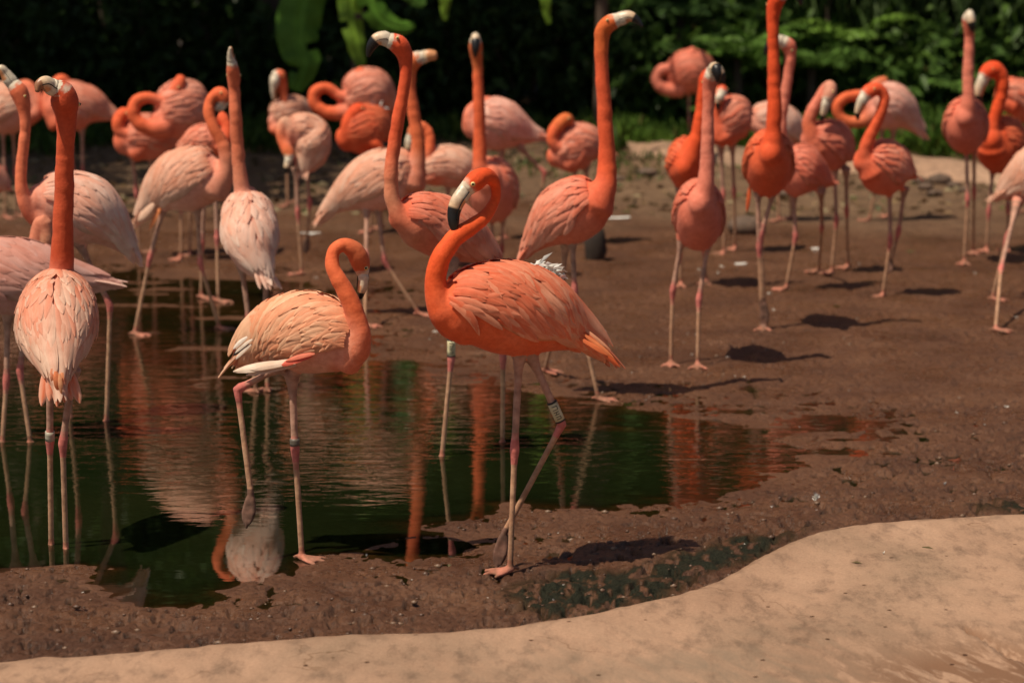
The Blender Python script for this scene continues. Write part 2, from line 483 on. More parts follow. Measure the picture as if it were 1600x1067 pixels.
# concrete kerb in front: a rounded lip, then a broad worn top that runs under the camera
def mat_concrete():
    m, nt, b = new_mat('tan_concrete')
    v = coords(nt)
    vs_ = coords(nt, 'Object', (1.0, 0.42, 1.0))
    big = noise(nt, vs_, 2.2, 6, 0.62); mid = noise(nt, vs_, 17, 6, 0.68); fin = noise(nt, v, 120, 4, 0.6)
    mp0 = nd(nt, 'ShaderNodeMapping'); mp0.inputs['Rotation'].default_value = (0, 0, math.radians(66)); nt.links.new(v, mp0.inputs[0])
    mp = nd(nt, 'ShaderNodeMapping'); mp.inputs['Scale'].default_value = (5.5, 19, 5)
    nt.links.new(mp0.outputs[0], mp.inputs[0])
    st = noise(nt, mp.outputs[0], 1.0, 5, 0.6, 0.8)
    c = ramp(nt, big, [(0.28, (0.30, 0.178, 0.114)), (0.5, (0.375, 0.229, 0.149)), (0.72, (0.43, 0.268, 0.177))])
    c = mix(nt, c, ramp(nt, mid, [(0.3, (0.56, 0.56, 0.57)), (0.50, (1.03, 1.03, 1.03)), (0.7, (1.12, 1.12, 1.12))]), 1.0, 'MULTIPLY')
    c = mix(nt, c, ramp(nt, fin, [(0.3, (0.86, 0.85, 0.84)), (0.6, (1.04, 1.04, 1.04))]), 1.0, 'MULTIPLY')
    stn = noise(nt, vs_, 0.9, 5, 0.6, 0.6)
    c = mix(nt, c, ramp(nt, stn, [(0.34, (0.70, 0.74, 0.74)), (0.5, (1, 1, 1))]), 1.0, 'MULTIPLY')
    ck = nd(nt, 'ShaderNodeTexVoronoi', Scale=1.7, feature='DISTANCE_TO_EDGE'); wv_ = nd(nt, 'ShaderNodeVectorMath', operation='ADD')
    nz_ = nd(nt, 'ShaderNodeTexNoise', Scale=5.0, Detail=5.0); nt.links.new(v, nz_.inputs['Vector']); nt.links.new(vs_, wv_.inputs[0])
    sc_ = nd(nt, 'ShaderNodeVectorMath', operation='SCALE', Scale=0.35); nt.links.new(nz_.outputs['Color'], sc_.inputs[0]); nt.links.new(sc_.outputs[0], wv_.inputs[1]); nt.links.new(wv_.outputs[0], ck.inputs['Vector'])
    ckm = mix(nt, ramp(nt, ck.outputs['Distance'], [(0.003, (0.62, 0.58, 0.54)), (0.009, (1, 1, 1))]), (1.0, 1.0, 1.0), ramp(nt, noise(nt, vs_, 3.0, 3), [(0.50, (1, 1, 1)), (0.60, (0, 0, 0))]))
    c = mix(nt, c, ckm, 1.0, 'MULTIPLY')
    worn = attr(nt, 'worn', 'Fac')
    wm = nd(nt, 'ShaderNodeMath', operation='MULTIPLY'); nt.links.new(ramp(nt, st, [(0.40, (0, 0, 0)), (0.72, (0.85, 0.85, 0.85))]), wm.inputs[0]); nt.links.new(worn, wm.inputs[1])
    c = mix(nt, c, (0.235, 0.165, 0.112), wm.outputs[0])
    wet = attr(nt, 'wet', 'Fac')
    wt = nd(nt, 'ShaderNodeMath', operation='MULTIPLY'); nt.links.new(ramp(nt, st, [(0.40, (0, 0, 0)), (0.50, (1, 1, 1))]), wt.inputs[0]); nt.links.new(wet, wt.inputs[1])
    c = mix(nt, c, (0.20, 0.105, 0.060), wt.outputs[0])
    spk = nd(nt, 'ShaderNodeTexVoronoi', Scale=9.0); nt.links.new(v, spk.inputs['Vector'])
    c = mix(nt, ramp(nt, spk.outputs['Distance'], [(0.045, (0.16, 0.09, 0.05)), (0.075, (1, 1, 1))]), c, 1.0, 'MULTIPLY')
    lp = nd(nt, 'ShaderNodeMath', operation='MULTIPLY'); nt.links.new(attr(nt, 'lip', 'Fac'), lp.inputs[0]); nt.links.new(ramp(nt, noise(nt, v, 9, 6, 0.7), [(0.36, (0, 0, 0)), (0.56, (1, 1, 1))]), lp.inputs[1])
    c = mix(nt, c, (0.16, 0.085, 0.048), lp.outputs[0])
    nt.links.new(c, b.inputs['Base Color'])
    b.inputs['Roughness'].default_value = 0.85
    b.inputs['Specular IOR Level'].default_value = 0.2
    nb = bump(nt, fin, 0.35, 0.003)
    nb = bump(nt, mid, 0.35, 0.012, nb)
    nt.links.new(bump(nt, wm.outputs[0], 0.22, -0.004, nb), b.inputs['Normal'])
    return m
M_CONC = mat_concrete()
edge_px = [(-700, 1052), (-300, 1046), (0, 1033), (200, 1018), (400, 1001), (560, 992), (700, 986), (820, 974), (950, 952), (1050, 932), (1100, 914),
           (1150, 890), (1200, 862), (1250, 840), (1320, 824), (1400, 814), (1500, 808), (1600, 804), (1800, 795), (2200, 780)]
E = cr(np.array([on_plane(x, y, 0.06) for x, y in edge_px]), 420)
prof = [(0.02, -0.12), (0.018, -0.03), (0.014, 0.02), (0.004, 0.045), (-0.012, 0.060), (-0.04, 0.070), (-0.08, 0.076)]
o = 0.105
while o < 9.5: prof.append((-o, 0.080 + min(o, 3) * 0.008)); o += 0.022 if o < 1.6 else 0.3
prof = np.array(prof)
KX = np.repeat(E[:, 0][:, None], len(prof), 1); KY = E[:, 1][:, None] + prof[:, 0][None, :]
KZ = np.repeat(prof[:, 1][None, :], len(E), 0)
amp = sstep(0.0, 0.25, -prof[:, 0])[None, :]
KZ = KZ + fbm(KX * 1.3, KY * 1.3, 4, 5) * 0.018 * amp + fbm(KX * 14, KY * 14, 3, 6) * 0.0035
KY = KY + (fbm(KX * 5, KX * 0 + 2.2, 5, 8) * 0.03 + fbm(KX * 28, KX * 0 + 5.2, 3, 18) * 0.010)[:, :1]
LIP = np.repeat((np.exp(-np.maximum(-prof[:, 0] - 0.01, 0) / 0.035) * 0.9 + 0.10 * np.exp(-np.maximum(-prof[:, 0], 0) / 0.35))[None, :], len(E), 0)
wc = on_plane(1250, 1060, .08); wc2 = on_plane(1560, 1040, .08)
worn = np.exp(-(((KX - wc[0]) / 0.75) ** 2 + ((KY - wc[1] + 0.05) / 0.42) ** 2)) * 1.15 + 0.18
wet = np.clip(np.exp(-(((KX - wc2[0]) / 0.34) ** 2 + ((KY - wc2[1] + 0.12) / 0.26) ** 2)) * 1.6, 0, 1)
# a crack running down to the right in the corner
ca, cb_ = on_plane(1508, 985, .08), on_plane(1640, 1052, .08)
tt = np.clip(((KX - ca[0]) * (cb_[0] - ca[0]) + (KY - ca[1]) * (cb_[1] - ca[1])) / ((cb_[0] - ca[0]) ** 2 + (cb_[1] - ca[1]) ** 2), 0, 1)
cd = np.hypot(KX - ca[0] - tt * (cb_[0] - ca[0]) + fbm(KX * 9, KY * 9, 3, 14) * 0.03, KY - ca[1] - tt * (cb_[1] - ca[1]))
KZ = KZ - 0.022 * np.exp(-(cd / 0.014) ** 2) - 0.012 * wet
fast_grid('concrete_kerb', np.stack([KX, KY, KZ], -1).reshape(-1, 3), grid_faces(*KX.shape)[:, ::-1], M_CONC, {'worn': worn, 'wet': np.maximum(wet, np.exp(-(cd / 0.02) ** 2)), 'lip': LIP}, kind='structure')

# the far rim of the same pool, behind the birds on the right
rim_px = [(985, 262), (1020, 262), (1100, 268), (1200, 276), (1300, 284), (1420, 293), (1520, 300), (1600, 306), (1760, 318), (2000, 335)]
R_ = cr(np.array([on_plane(x, y - 6, 0.03) for x, y in rim_px]), 160)
rp = np.array([(-0.06, -0.1), (-0.05, 0.02), (-0.02, 0.09), (0.04, 0.125), (0.15, 0.14), (0.4, 0.15), (0.7, 0.155), (0.85, 0.13), (0.9, 0.0)])
RX = np.repeat(R_[:, 0][:, None], len(rp), 1) + fbm(R_[:, :1] * 3, rp[None, :, 0] * 3, 3, 9) * 0.02
RY = R_[:, 1][:, None] + rp[:, 0][None, :]
RZ = np.repeat(rp[:, 1][None, :], len(R_), 0) + fbm(RX * 2, RY * 2, 4, 10) * 0.035
fast_grid('pool_rim', np.stack([RX, RY, RZ], -1).reshape(-1, 3), grid_faces(*RX.shape), M_CONC, {'worn': RX * 0 + .3, 'wet': RX * 0, 'lip': RX * 0}, kind='structure')

# ================================================================ PLANTS
def leaves_mesh(bag, base, d, ln, wd, col, droop=0.25):
    """n leaf blades, each two folded faces: base, side, tip, side"""
    n = len(base)
    d = unit(d)
    sd = unit(np.cross(d, RNG.normal(size=(n, 3))))
    up = np.cross(sd, d)
    ln = np.broadcast_to(ln, (n,))[:, None]; wd = np.broadcast_to(wd, (n,))[:, None]
    midp = base + d * ln * 0.45 + up * wd * 0.18
    tip = base + d * ln - np.array([0, 0, 1]) * ln * droop
    V = np.stack([base, midp + sd * wd * 0.5, tip, midp - sd * wd * 0.5], 1).reshape(-1, 3)
    i = np.arange(n)[:, None] * 4
    Fc = np.concatenate([i + np.array([[0, 1, 2]]), i + np.array([[0, 2, 3]])], 0)
    bag.add(V, Fc.tolist(), np.repeat(np.asarray(col), 4, 0) if np.ndim(col) == 2 else col)

def leaf_cols(n, lo, hi, yellow=0.0):
    t = RNG.random((n, 1)) ** 1.5
    c = np.asarray(lo) * (1 - t) + np.asarray(hi) * t
    y = (RNG.random((n, 1)) < yellow)
    return np.where(y, np.array([[0.11, 0.10, 0.03]]), c)

def crown_pts(c, r, n, clumps, spread):
    cc = unit(RNG.normal(size=(clumps, 3))) * (0.35 + 0.65 * RNG.random((clumps, 1)) ** 0.5)
    k = RNG.integers(0, clumps, n)
    return np.asarray(c) + (cc[k] + RNG.normal(size=(n, 3)) * spread) * np.asarray(r)

def trunk_mesh(bag, pts, r0, r1, seg=8, col=None):
    C = cr(np.array(pts), 9)
    C[1:, :2] += RNG.normal(size=(8, 2)) * r0 * 0.15
    r = np.linspace(r0, r1, 9)
    V, Fc = loft(C, r, r, seg, *frames(C, (0, -1, 0.1)))
    bag.add(V, Fc, col)

def tree(x, y, h, cr_r, cz, n, leaf, label, lo, hi, lean=(0, 0), group='trees behind the pool', clumps=40, r0=0.11, name='broadleaf_tree', cat='tree', dirn=None, wd=0.45, spread=0.16):
    z0 = gz(x, y) - 0.05
    t = empty(name, (x, y, z0), label=label, cat=cat, group=group)
    tb = Bag(); top = (lean[0], lean[1], h * 0.72)
    trunk_mesh(tb, [(0, 0, 0), (lean[0] * .3, lean[1] * .3, h * .35), top], r0, r0 * 0.45)
    for k in range(5):
        a = k * 1.26 + RNG.random()
        q = np.array([lean[0] * .6, lean[1] * .6, h * (0.4 + 0.07 * k)])
        e = np.array([lean[0] + math.cos(a) * cr_r[0] * .6, lean[1] + math.sin(a) * cr_r[1] * .6, cz + RNG.normal() * cr_r[2] * .25])
        trunk_mesh(tb, [q, (q + e) / 2 + np.array([0, 0, 0.15]), e], r0 * 0.45, r0 * 0.12, 6)
    tb.build('trunk', M_BARK, t)
    cb = Bag()
    P = crown_pts((lean[0], lean[1], cz), cr_r, n, clumps, spread)
    P[:, 2] = np.maximum(P[:, 2], 0.12)
    d = RNG.normal(size=(n, 3)) + np.array([0, -0.3, -0.1]) if dirn is None else RNG.normal(size=(n, 3)) * 0.35 + np.asarray(dirn)
    L = leaf * (0.6 + 0.8 * RNG.random(n))
    leaves_mesh(cb, P, d, L, L * wd, leaf_cols(n, lo, hi))
    cb.build('crown', M_LEAF, t)
    return t

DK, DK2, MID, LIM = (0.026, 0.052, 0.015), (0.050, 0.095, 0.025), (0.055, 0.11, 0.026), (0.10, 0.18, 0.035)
# the wall of trees behind: dark, close together
xs = [-8.2, -6.9, -5.6, -4.4, -2.8, -2.1, -1.0, 0.55, 1.2, 2.4, 3.5, 4.7, 5.9, 7.1, 8.3]
sides = ['far left', 'left', 'middle', 'right', 'far right']
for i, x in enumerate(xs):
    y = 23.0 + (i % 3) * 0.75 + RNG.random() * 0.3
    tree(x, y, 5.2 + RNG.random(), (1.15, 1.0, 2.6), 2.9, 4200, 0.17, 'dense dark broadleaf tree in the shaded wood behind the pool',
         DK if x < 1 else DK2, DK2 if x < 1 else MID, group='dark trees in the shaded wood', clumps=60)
# their taller neighbours, whose crowns reach forward over the shrubs
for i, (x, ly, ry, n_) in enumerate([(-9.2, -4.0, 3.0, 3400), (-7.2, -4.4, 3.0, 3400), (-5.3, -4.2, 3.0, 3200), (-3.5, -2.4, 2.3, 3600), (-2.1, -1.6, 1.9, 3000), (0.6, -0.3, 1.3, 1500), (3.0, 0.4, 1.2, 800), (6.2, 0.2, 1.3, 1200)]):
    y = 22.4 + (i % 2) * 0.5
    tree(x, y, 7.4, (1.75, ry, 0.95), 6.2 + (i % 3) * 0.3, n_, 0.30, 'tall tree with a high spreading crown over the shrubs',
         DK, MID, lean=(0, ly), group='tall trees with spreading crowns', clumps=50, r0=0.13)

# the rest of the wood, one dark mass far behind
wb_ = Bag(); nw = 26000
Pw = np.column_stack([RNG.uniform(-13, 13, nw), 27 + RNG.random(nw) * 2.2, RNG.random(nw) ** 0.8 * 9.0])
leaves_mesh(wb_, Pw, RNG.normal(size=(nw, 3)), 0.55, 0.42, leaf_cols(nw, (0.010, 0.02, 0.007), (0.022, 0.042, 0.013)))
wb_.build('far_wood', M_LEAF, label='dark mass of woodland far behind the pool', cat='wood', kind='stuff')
# shrubs in front of the trees
def shrub(px, py, w, h, label, lo, hi, n=900, leaf=0.11, y=None, wd=0.5, dirn=None, name='leafy_shrub', cat='shrub', group='shrubs along the back bank', yellow=0.0):
    p = on_plane(px, py)
    x, yv = p[0], p[1]
    t = empty(name, (x, yv, gz(x, yv) - 0.02), label=label, cat=cat, group=group)
    sb = Bag()
    for k in range(7):
        a = RNG.random() * 6.28; e = (math.cos(a) * w * .45, math.sin(a) * w * .4, h * (0.55 + 0.35 * RNG.random()))
        trunk_mesh(sb, [(0, 0, 0), (e[0] * .4, e[1] * .4, e[2] * .6), e], 0.014, 0.005, 5)
    sb.build('stem', M_BARK, t)
    fb = Bag()
    P = crown_pts((0, 0, h * 0.55), (w * .5, w * .42, h * .5), n, 26, 0.2)
    P[:, 2] = np.maximum(P[:, 2], 0.03)
    d = RNG.normal(size=(n, 3)) + np.array([0, -0.5, 0.1]) if dirn is None else RNG.normal(size=(n, 3)) * 0.4 + np.asarray(dirn)
    L = leaf * (0.6 + 0.8 * RNG.random(n))
    leaves_mesh(fb, P, d, L, L * wd, leaf_cols(n, lo, hi, yellow))
    fb.build('foliage', M_LEAF, t)
    return t

SHL = ['at the far left edge', 'behind the back-view bird', 'behind the looped necks at left', 'behind the upright white-backed bird', 'under the banana leaves', 'right of the coral bird\'s head', 'in the gap left of the tall central bird', 'behind the tall central bird']
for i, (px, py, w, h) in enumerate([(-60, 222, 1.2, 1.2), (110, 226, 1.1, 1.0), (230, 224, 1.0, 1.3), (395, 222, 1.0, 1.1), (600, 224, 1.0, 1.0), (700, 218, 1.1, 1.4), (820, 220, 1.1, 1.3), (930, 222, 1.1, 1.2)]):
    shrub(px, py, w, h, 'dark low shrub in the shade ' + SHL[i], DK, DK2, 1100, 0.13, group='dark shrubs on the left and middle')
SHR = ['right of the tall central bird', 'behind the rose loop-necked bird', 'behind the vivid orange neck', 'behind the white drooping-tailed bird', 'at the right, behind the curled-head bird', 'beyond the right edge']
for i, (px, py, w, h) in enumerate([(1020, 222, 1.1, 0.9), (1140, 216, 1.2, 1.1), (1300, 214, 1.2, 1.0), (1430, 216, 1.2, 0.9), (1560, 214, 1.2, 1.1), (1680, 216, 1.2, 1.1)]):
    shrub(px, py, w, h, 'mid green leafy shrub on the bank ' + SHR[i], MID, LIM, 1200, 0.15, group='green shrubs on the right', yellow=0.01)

def frond(parent, base, d, ln, lw, col, pairs=16, name='frond'):
    """one arching fern leaf: midrib and leaflets"""
    b = Bag()
    d = unit(d); C = []
    for i in range(9):
        s = i / 8
        C.append(np.asarray(base) + d * ln * s + np.array([0, 0, 1]) * ln * (0.45 * s - 0.62 * s * s))
    C = np.array(C)
    V, Fc = loft(C, np.linspace(0.006, 0.002, 9), np.linspace(0.006, 0.002, 9), 4); b.add(V, Fc, np.asarray(col) * 0.8)
    Cm = cr(C, pairs); T = unit(np.gradient(Cm, axis=0)); S = unit(np.cross(T, np.array([0, 0, 1.0])))
    s = np.linspace(0.12, 1, pairs)
    w = lw * np.sin(np.pi * np.clip(s * 0.85 + 0.12, 0, 1)) ** 0.8
    for sg in (-1, 1):
        leaves_mesh(b, Cm, S * sg + T * 0.55 - np.array([0, 0, .25]), w, 0.022 + w * 0.12, np.asarray(col) * (0.75 + 0.5 * RNG.random((pairs, 1))), 0.15)
    return b.build(name, M_LEAF, parent)

def fern(px, py, h, n, label, col, ln=0.6):
    p = on_plane(px, py)
    x, y = p[0], p[1]
    t = empty('fern_plant', (x, y, gz(x, y)), label=label, cat='fern', group='ferns among the shrubs')
    V, Fc = loft(np.array([(0, 0, -.03), (0.01, 0, h * .5), (0, -0.01, h)]), [.05, .045, .03], [.05, .045, .03], 8)
    mesh_obj('trunk', V, Fc, M_BARK, t)
    for k in range(n):
        a = k * 2.4 + RNG.random() * .5
        frond(t, (0, 0, h), (math.cos(a), math.sin(a) * .9 - .15, 0.15 + 0.5 * RNG.random()), ln * (0.75 + 0.5 * RNG.random()), 0.17, np.asarray(col) * (0.8 + 0.5 * RNG.random()))
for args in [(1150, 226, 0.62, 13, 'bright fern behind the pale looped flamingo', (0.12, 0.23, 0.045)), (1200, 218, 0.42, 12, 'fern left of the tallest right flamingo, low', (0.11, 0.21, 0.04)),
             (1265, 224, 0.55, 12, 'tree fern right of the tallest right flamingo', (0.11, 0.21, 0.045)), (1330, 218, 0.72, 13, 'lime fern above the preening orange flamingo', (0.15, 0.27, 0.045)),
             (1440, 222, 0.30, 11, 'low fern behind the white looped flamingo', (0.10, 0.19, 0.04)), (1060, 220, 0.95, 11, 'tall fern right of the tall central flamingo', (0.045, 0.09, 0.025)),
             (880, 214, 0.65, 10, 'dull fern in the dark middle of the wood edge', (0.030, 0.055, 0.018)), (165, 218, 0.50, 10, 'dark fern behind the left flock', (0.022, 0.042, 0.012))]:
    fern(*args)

# drooping bamboo leaves at the upper right
for i, (px, py) in enumerate([(1290, 216), (1400, 214), (1500, 212), (1590, 216)]):
    p = on_plane(px, py)
    tree(p[0], p[1], 2.6, (0.62, 0.45, 0.75), 1.62, 850, 0.26, 'bamboo clump with long drooping narrow leaves, ' + ['right of the vivid orange neck', 'above the white drooping-tailed bird', 'around the slim neck near the right edge', 'in the upper right corner'][i], DK2, (0.10, 0.15, 0.06),
         group='bamboo clumps at upper right', clumps=34, r0=0.03, name='bamboo_plant', cat='bamboo', dirn=(0, -0.25, -1.0), wd=0.12, spread=0.2)

# banana plant: its leaves hang into the top of the picture in the sun
def banana_leaf(parent, path, y, hw, col, org, splits=True):
    C = cr(np.array([at_depth(a, b, y + dz) for a, b, dz in path]), 22)
    s = np.linspace(0, 1, 22)
    w = hw * np.sin(np.pi * np.clip(0.10 + 0.87 * s, 0, 1)) ** 0.55
    T = unit(np.gradient(C, axis=0))
    S = unit(np.cross(T, np.array([0.25, -1.0, 0.15])))
    N = np.cross(S, T)
    us = np.array([-1, -.66, -.33, -.04, 0, .04, .33, .66, 1])
    jag = 1 + 0.16 * (RNG.random((22, 2)) - .5)
    V = []
    for i in range(22):
        for uu in us:
            k = w[i] * (jag[i, 0] if uu < 0 else jag[i, 1])
            V.append(C[i] + S[i] * uu * k - N[i] * (abs(uu) ** 1.5) * k * 0.35 + N[i] * 0.012 * math.sin(i * 1.9 + (uu > 0)) * abs(uu) - (N[i] * 0.01 if uu == 0 else 0))
    V = np.array(V) - org
    Fc = []
    cut = set(RNG.integers(4, 19, 3).tolist()) if splits else set()
    for i in range(21):
        for j in range(8):
            if i in cut and j in ((0, 1) if i % 2 else (6, 7)): continue
            Fc.append((i * 9 + j, i * 9 + j + 1, (i + 1) * 9 + j + 1, (i + 1) * 9 + j))
    cols = np.tile(np.asarray(col), (len(V), 1)) * (0.85 + 0.3 * np.repeat(RNG.random(22), 9)[:, None])
    cols[3::9] *= 1.5; cols[4::9] *= 1.7; cols[5::9] *= 1.5
    mesh_obj('leaf', V, Fc, M_LEAF, parent, col=cols)

def banana(px, y, label, leaves, stem_h=2.6):
    x = (px - 800) / F_PX * (y / FWD[1] * 1.0)
    org = np.array([x, y, gz(x, y) - 0.03])
    t = empty('banana_plant', org, label=label, cat='banana plant')
    C = np.array([(0, 0, 0), (0.02, 0, stem_h * .5), (0, -0.05, stem_h)])
    C = cr(C, 8)
    V, Fc = loft(C, np.linspace(.055, .04, 8), np.linspace(.055, .04, 8), 10)
    mesh_obj('stem', V, Fc, M_BARK, t)
    for path, hw, col in leaves:
        top = np.array([0, -0.05, stem_h])
        first = at_depth(path[0][0], path[0][1], 18.6 + path[0][2]) - org
        Vp, Fp = loft(cr(np.array([top, (top + first) / 2 + np.array([0, 0, .25]), first]), 8), 0.018, 0.018, 6)
        mesh_obj('leaf_stalk', Vp, Fp, M_LEAF, t, col=np.tile([[.09, .15, .04]], (len(Vp), 1)))
        banana_leaf(t, path, 18.6, hw, col, org)
G1, G2, G3 = (0.10, 0.23, 0.03), (0.15, 0.26, 0.03), (0.075, 0.16, 0.03)
banana(560, 19.6, 'banana plant with broad sunlit leaves hanging at the top', [
    ([(500, -110, .1), (486, -40, 0), (470, 20, -.05), (466, 60, -.08), (476, 100, -.1), (462, 142, -.1)], 0.165, G1),
    ([(575, -120, .05), (552, -40, 0), (548, 20, -.06), (557, 70, -.1), (566, 108, -.1)], 0.092, G2),
    ([(560, -110, 0), (574, -20, -.1), (592, 25, -.1), (628, 44, -.05), (648, 40, 0)], 0.10, G1),
    ([(640, -110, .1), (632, -60, .0), (640, -15, -.1), (662, 10, -.1)], 0.10, G3),
    ([(700, -130, .1), (698, -60, 0), (697, -10, -.1), (694, 32, -.1)], 0.06, G2)])
banana(934, 20.3, 'second banana plant, only one leaf tip hanging left of the tall flamingo', [
    ([(838, -130, .1), (846, -60, 0), (852, -10, -.1), (857, 38, -.1)], 0.055, G2),
    ([(1000, -110, .1), (996, -50, 0), (986, 0, -.1), (968, 22, -.1)], 0.05, G3)])

# grass on the far bank (nobody could count it)
def grass(name, n, poly, lo, hi, hmin, hmax):
    b = Bag()
    poly = np.asarray(poly, float)
    mn, mx = poly.min(0), poly.max(0)
    q = mn + RNG.random((n * 3, 2)) * (mx - mn)
    q = q[poly_sd(poly, q[:, 0], q[:, 1]) + fbm(q[:, 0] * 2, q[:, 1] * 2, 3, 55) * .5 < 0][:n]
    z, _, _ = ground_parts(q[:, 0], q[:, 1])
    m = len(q)
    h = hmin + (hmax - hmin) * RNG.random(m) * (0.5 + 0.5 * np.clip(fbm(q[:, 0] * 1.5, q[:, 1] * 1.5, 2, 66) + .5, 0, 1))
    base = np.column_stack([q, z - 0.01])
    d = np.column_stack([RNG.normal(size=(m, 2)) * 0.35, np.ones(m)])
    leaves_mesh(b, base, d, h, 0.012 + h * 0.06, leaf_cols(m, lo, hi, 0.04), 0.22)
    return b.build(name, M_LEAF, label='green grass growing on the bank behind the flamingos', cat='grass', kind='stuff')
grass('grass', 15000, px_poly([(930, 232), (1000, 250), (1100, 246), (1250, 252), (1440, 262), (1700, 268), (1760, 205), (1500, 204), (1200, 204), (940, 206)]), (0.06, 0.12, 0.02), (0.14, 0.24, 0.04), 0.12, 0.42)
grass('grass', 7000, px_poly([(-300, 262), (0, 256), (200, 250), (420, 262), (520, 238), (700, 240), (850, 236), (950, 256), (950, 205), (-300, 205)]), (0.05, 0.095, 0.02), (0.13, 0.20, 0.04), 0.10, 0.40)
grass('weeds', 420, px_poly([(700, 300), (960, 300), (1040, 300), (1060, 262), (860, 255), (720, 262)]), (0.06, 0.09, 0.02), (0.13, 0.15, 0.05), 0.05, 0.16)

# leaf litter and pebbles on the dry bank
def rock(bag, c, r, seed, col=None, seg=(7, 10)):
    n, m = seg; V = []; Fc = []
    rr = np.random.default_rng(seed)
    sx, sy, sz = r * (0.8 + .5 * rr.random(3)) * np.array([1.2, 0.9, 0.7])
    for i in range(n + 1):
        th = math.pi * i / n
        for j in range(m):
            ph = 2 * math.pi * j / m
            k = 1 + 0.22 * (rr.random() - .5)
            V.append((c[0] + sx * k * math.sin(th) * math.cos(ph), c[1] + sy * k * math.sin(th) * math.sin(ph), c[2] + sz * k * math.cos(th)))
    for i in range(n):
        for j in range(m):
            Fc.append((i * m + j, (i + 1) * m + j, (i + 1) * m + (j + 1) % m, i * m + (j + 1) % m))
    bag.add(V, Fc, col)
lit = Bag()
n = 1500
q = px_poly([(a, b) for a, b in zip(RNG.uniform(-100, 1700, n), RNG.uniform(246, 345, n))])
z, _, _ = ground_parts(q[:, 0], q[:, 1])
leaves_mesh(lit, np.column_stack([q, z + 0.008]), np.column_stack([RNG.normal(size=(n, 2)), 0.15 * RNG.random(n)]), 0.03 + 0.07 * RNG.random(n), 0.02 + 0.03 * RNG.random(n),
            np.array([(0.20, 0.12, 0.06), (0.32, 0.21, 0.12), (0.10, 0.06, 0.03), (0.38, 0.30, 0.19), (0.10, 0.12, 0.04)])[RNG.integers(0, 5, n)], 0.0)
lit.build('leaf_litter', M_LEAF, label='dry leaf litter strewn over the brown bank', cat='leaf litter', kind='stuff')

clod = Bag()
ccols = np.array([(0.13, 0.07, 0.042), (0.09, 0.045, 0.026), (0.17, 0.10, 0.06)])
for i in range(800):
    px = RNG.uniform(-40, 1640); py = RNG.uniform(770, 1030) if i < 640 else RNG.uniform(520, 790)
    p = on_plane(px, py)
    h, sd, mo = ground_parts(p[:1], p[1:2])
    ey = np.interp(p[0], E[:, 0], E[:, 1])
    if sd[0] < 0.06 or p[1] < ey + 0.03: continue
    rock(clod, (p[0], p[1], h[0] + 0.001), 0.003 + 0.008 * RNG.random() ** 3, i, ccols[i % 3], (3, 6))
def mat_attr(name, rough):
    m, nt, b = new_mat(name)
    nt.links.new(attr(nt), b.inputs['Base Color']); b.inputs['Roughness'].default_value = rough
    return m
clod.build('mud_clods', mat_attr('clod_mud', 0.5), label='small lumps of wet mud on the shore by the kerb', cat='mud', kind='stuff')

def boulder(px, py, r, label, mat, seed, tall=1.0, name='rock', group=None):
    p = on_plane(px, py); b = Bag()
    z = gz(p[0], p[1])
    rock(b, (0, 0, 0), r, seed, None, (9, 13))
    V = b.V[0] * np.array([1, 1, tall]); V[:, 2] += r * 0.45 * tall
    mesh_obj(name, V + np.array([p[0], p[1], z]), b.F, mat, origin=(p[0], p[1], z), label=label, cat='rock' if name == 'rock' else 'stump', group=group)
boulder(930, 412, 0.062, 'dark wet stump on the mud behind the tall central flamingo', M_WETROCK, 3, 2.5, 'tree_stump')
boulder(1166, 372, 0.075, 'dark brown rock behind the tallest right flamingo\'s legs', M_ROCK, 4)
for i, (px, py, r) in enumerate([(1446, 311, .05), (1468, 303, .06), (1490, 308, .045), (1460, 318, .04), (1436, 302, .045), (1506, 314, .035)]):
    boulder(px, py, r, 'small brown rock heaped at the foot of the far pool rim', M_ROCK, 20 + i, 0.9, group='rocks heaped by the far rim')
for i, (px, py, r) in enumerate([(1010, 290, .06), (960, 296, .05), (1230, 316, .06), (90, 300, .06), (470, 290, .05)]):
    boulder(px, py, r, ['small rock on the bank under the orange flamingo\'s tail', 'small rock on the bank left of the rim end', 'small rock on the bank below the far rim', 'small rock on the left bank',
                        'small rock on the bank beneath the preening pair'][i], M_ROCK, 40 + i, 0.6)

def kz(x, y):
    i = int(np.argmin(np.abs(E[:, 0] - x))); j = int(np.argmin(np.abs(KY[i] - y)))
    return float(KZ[i, j])
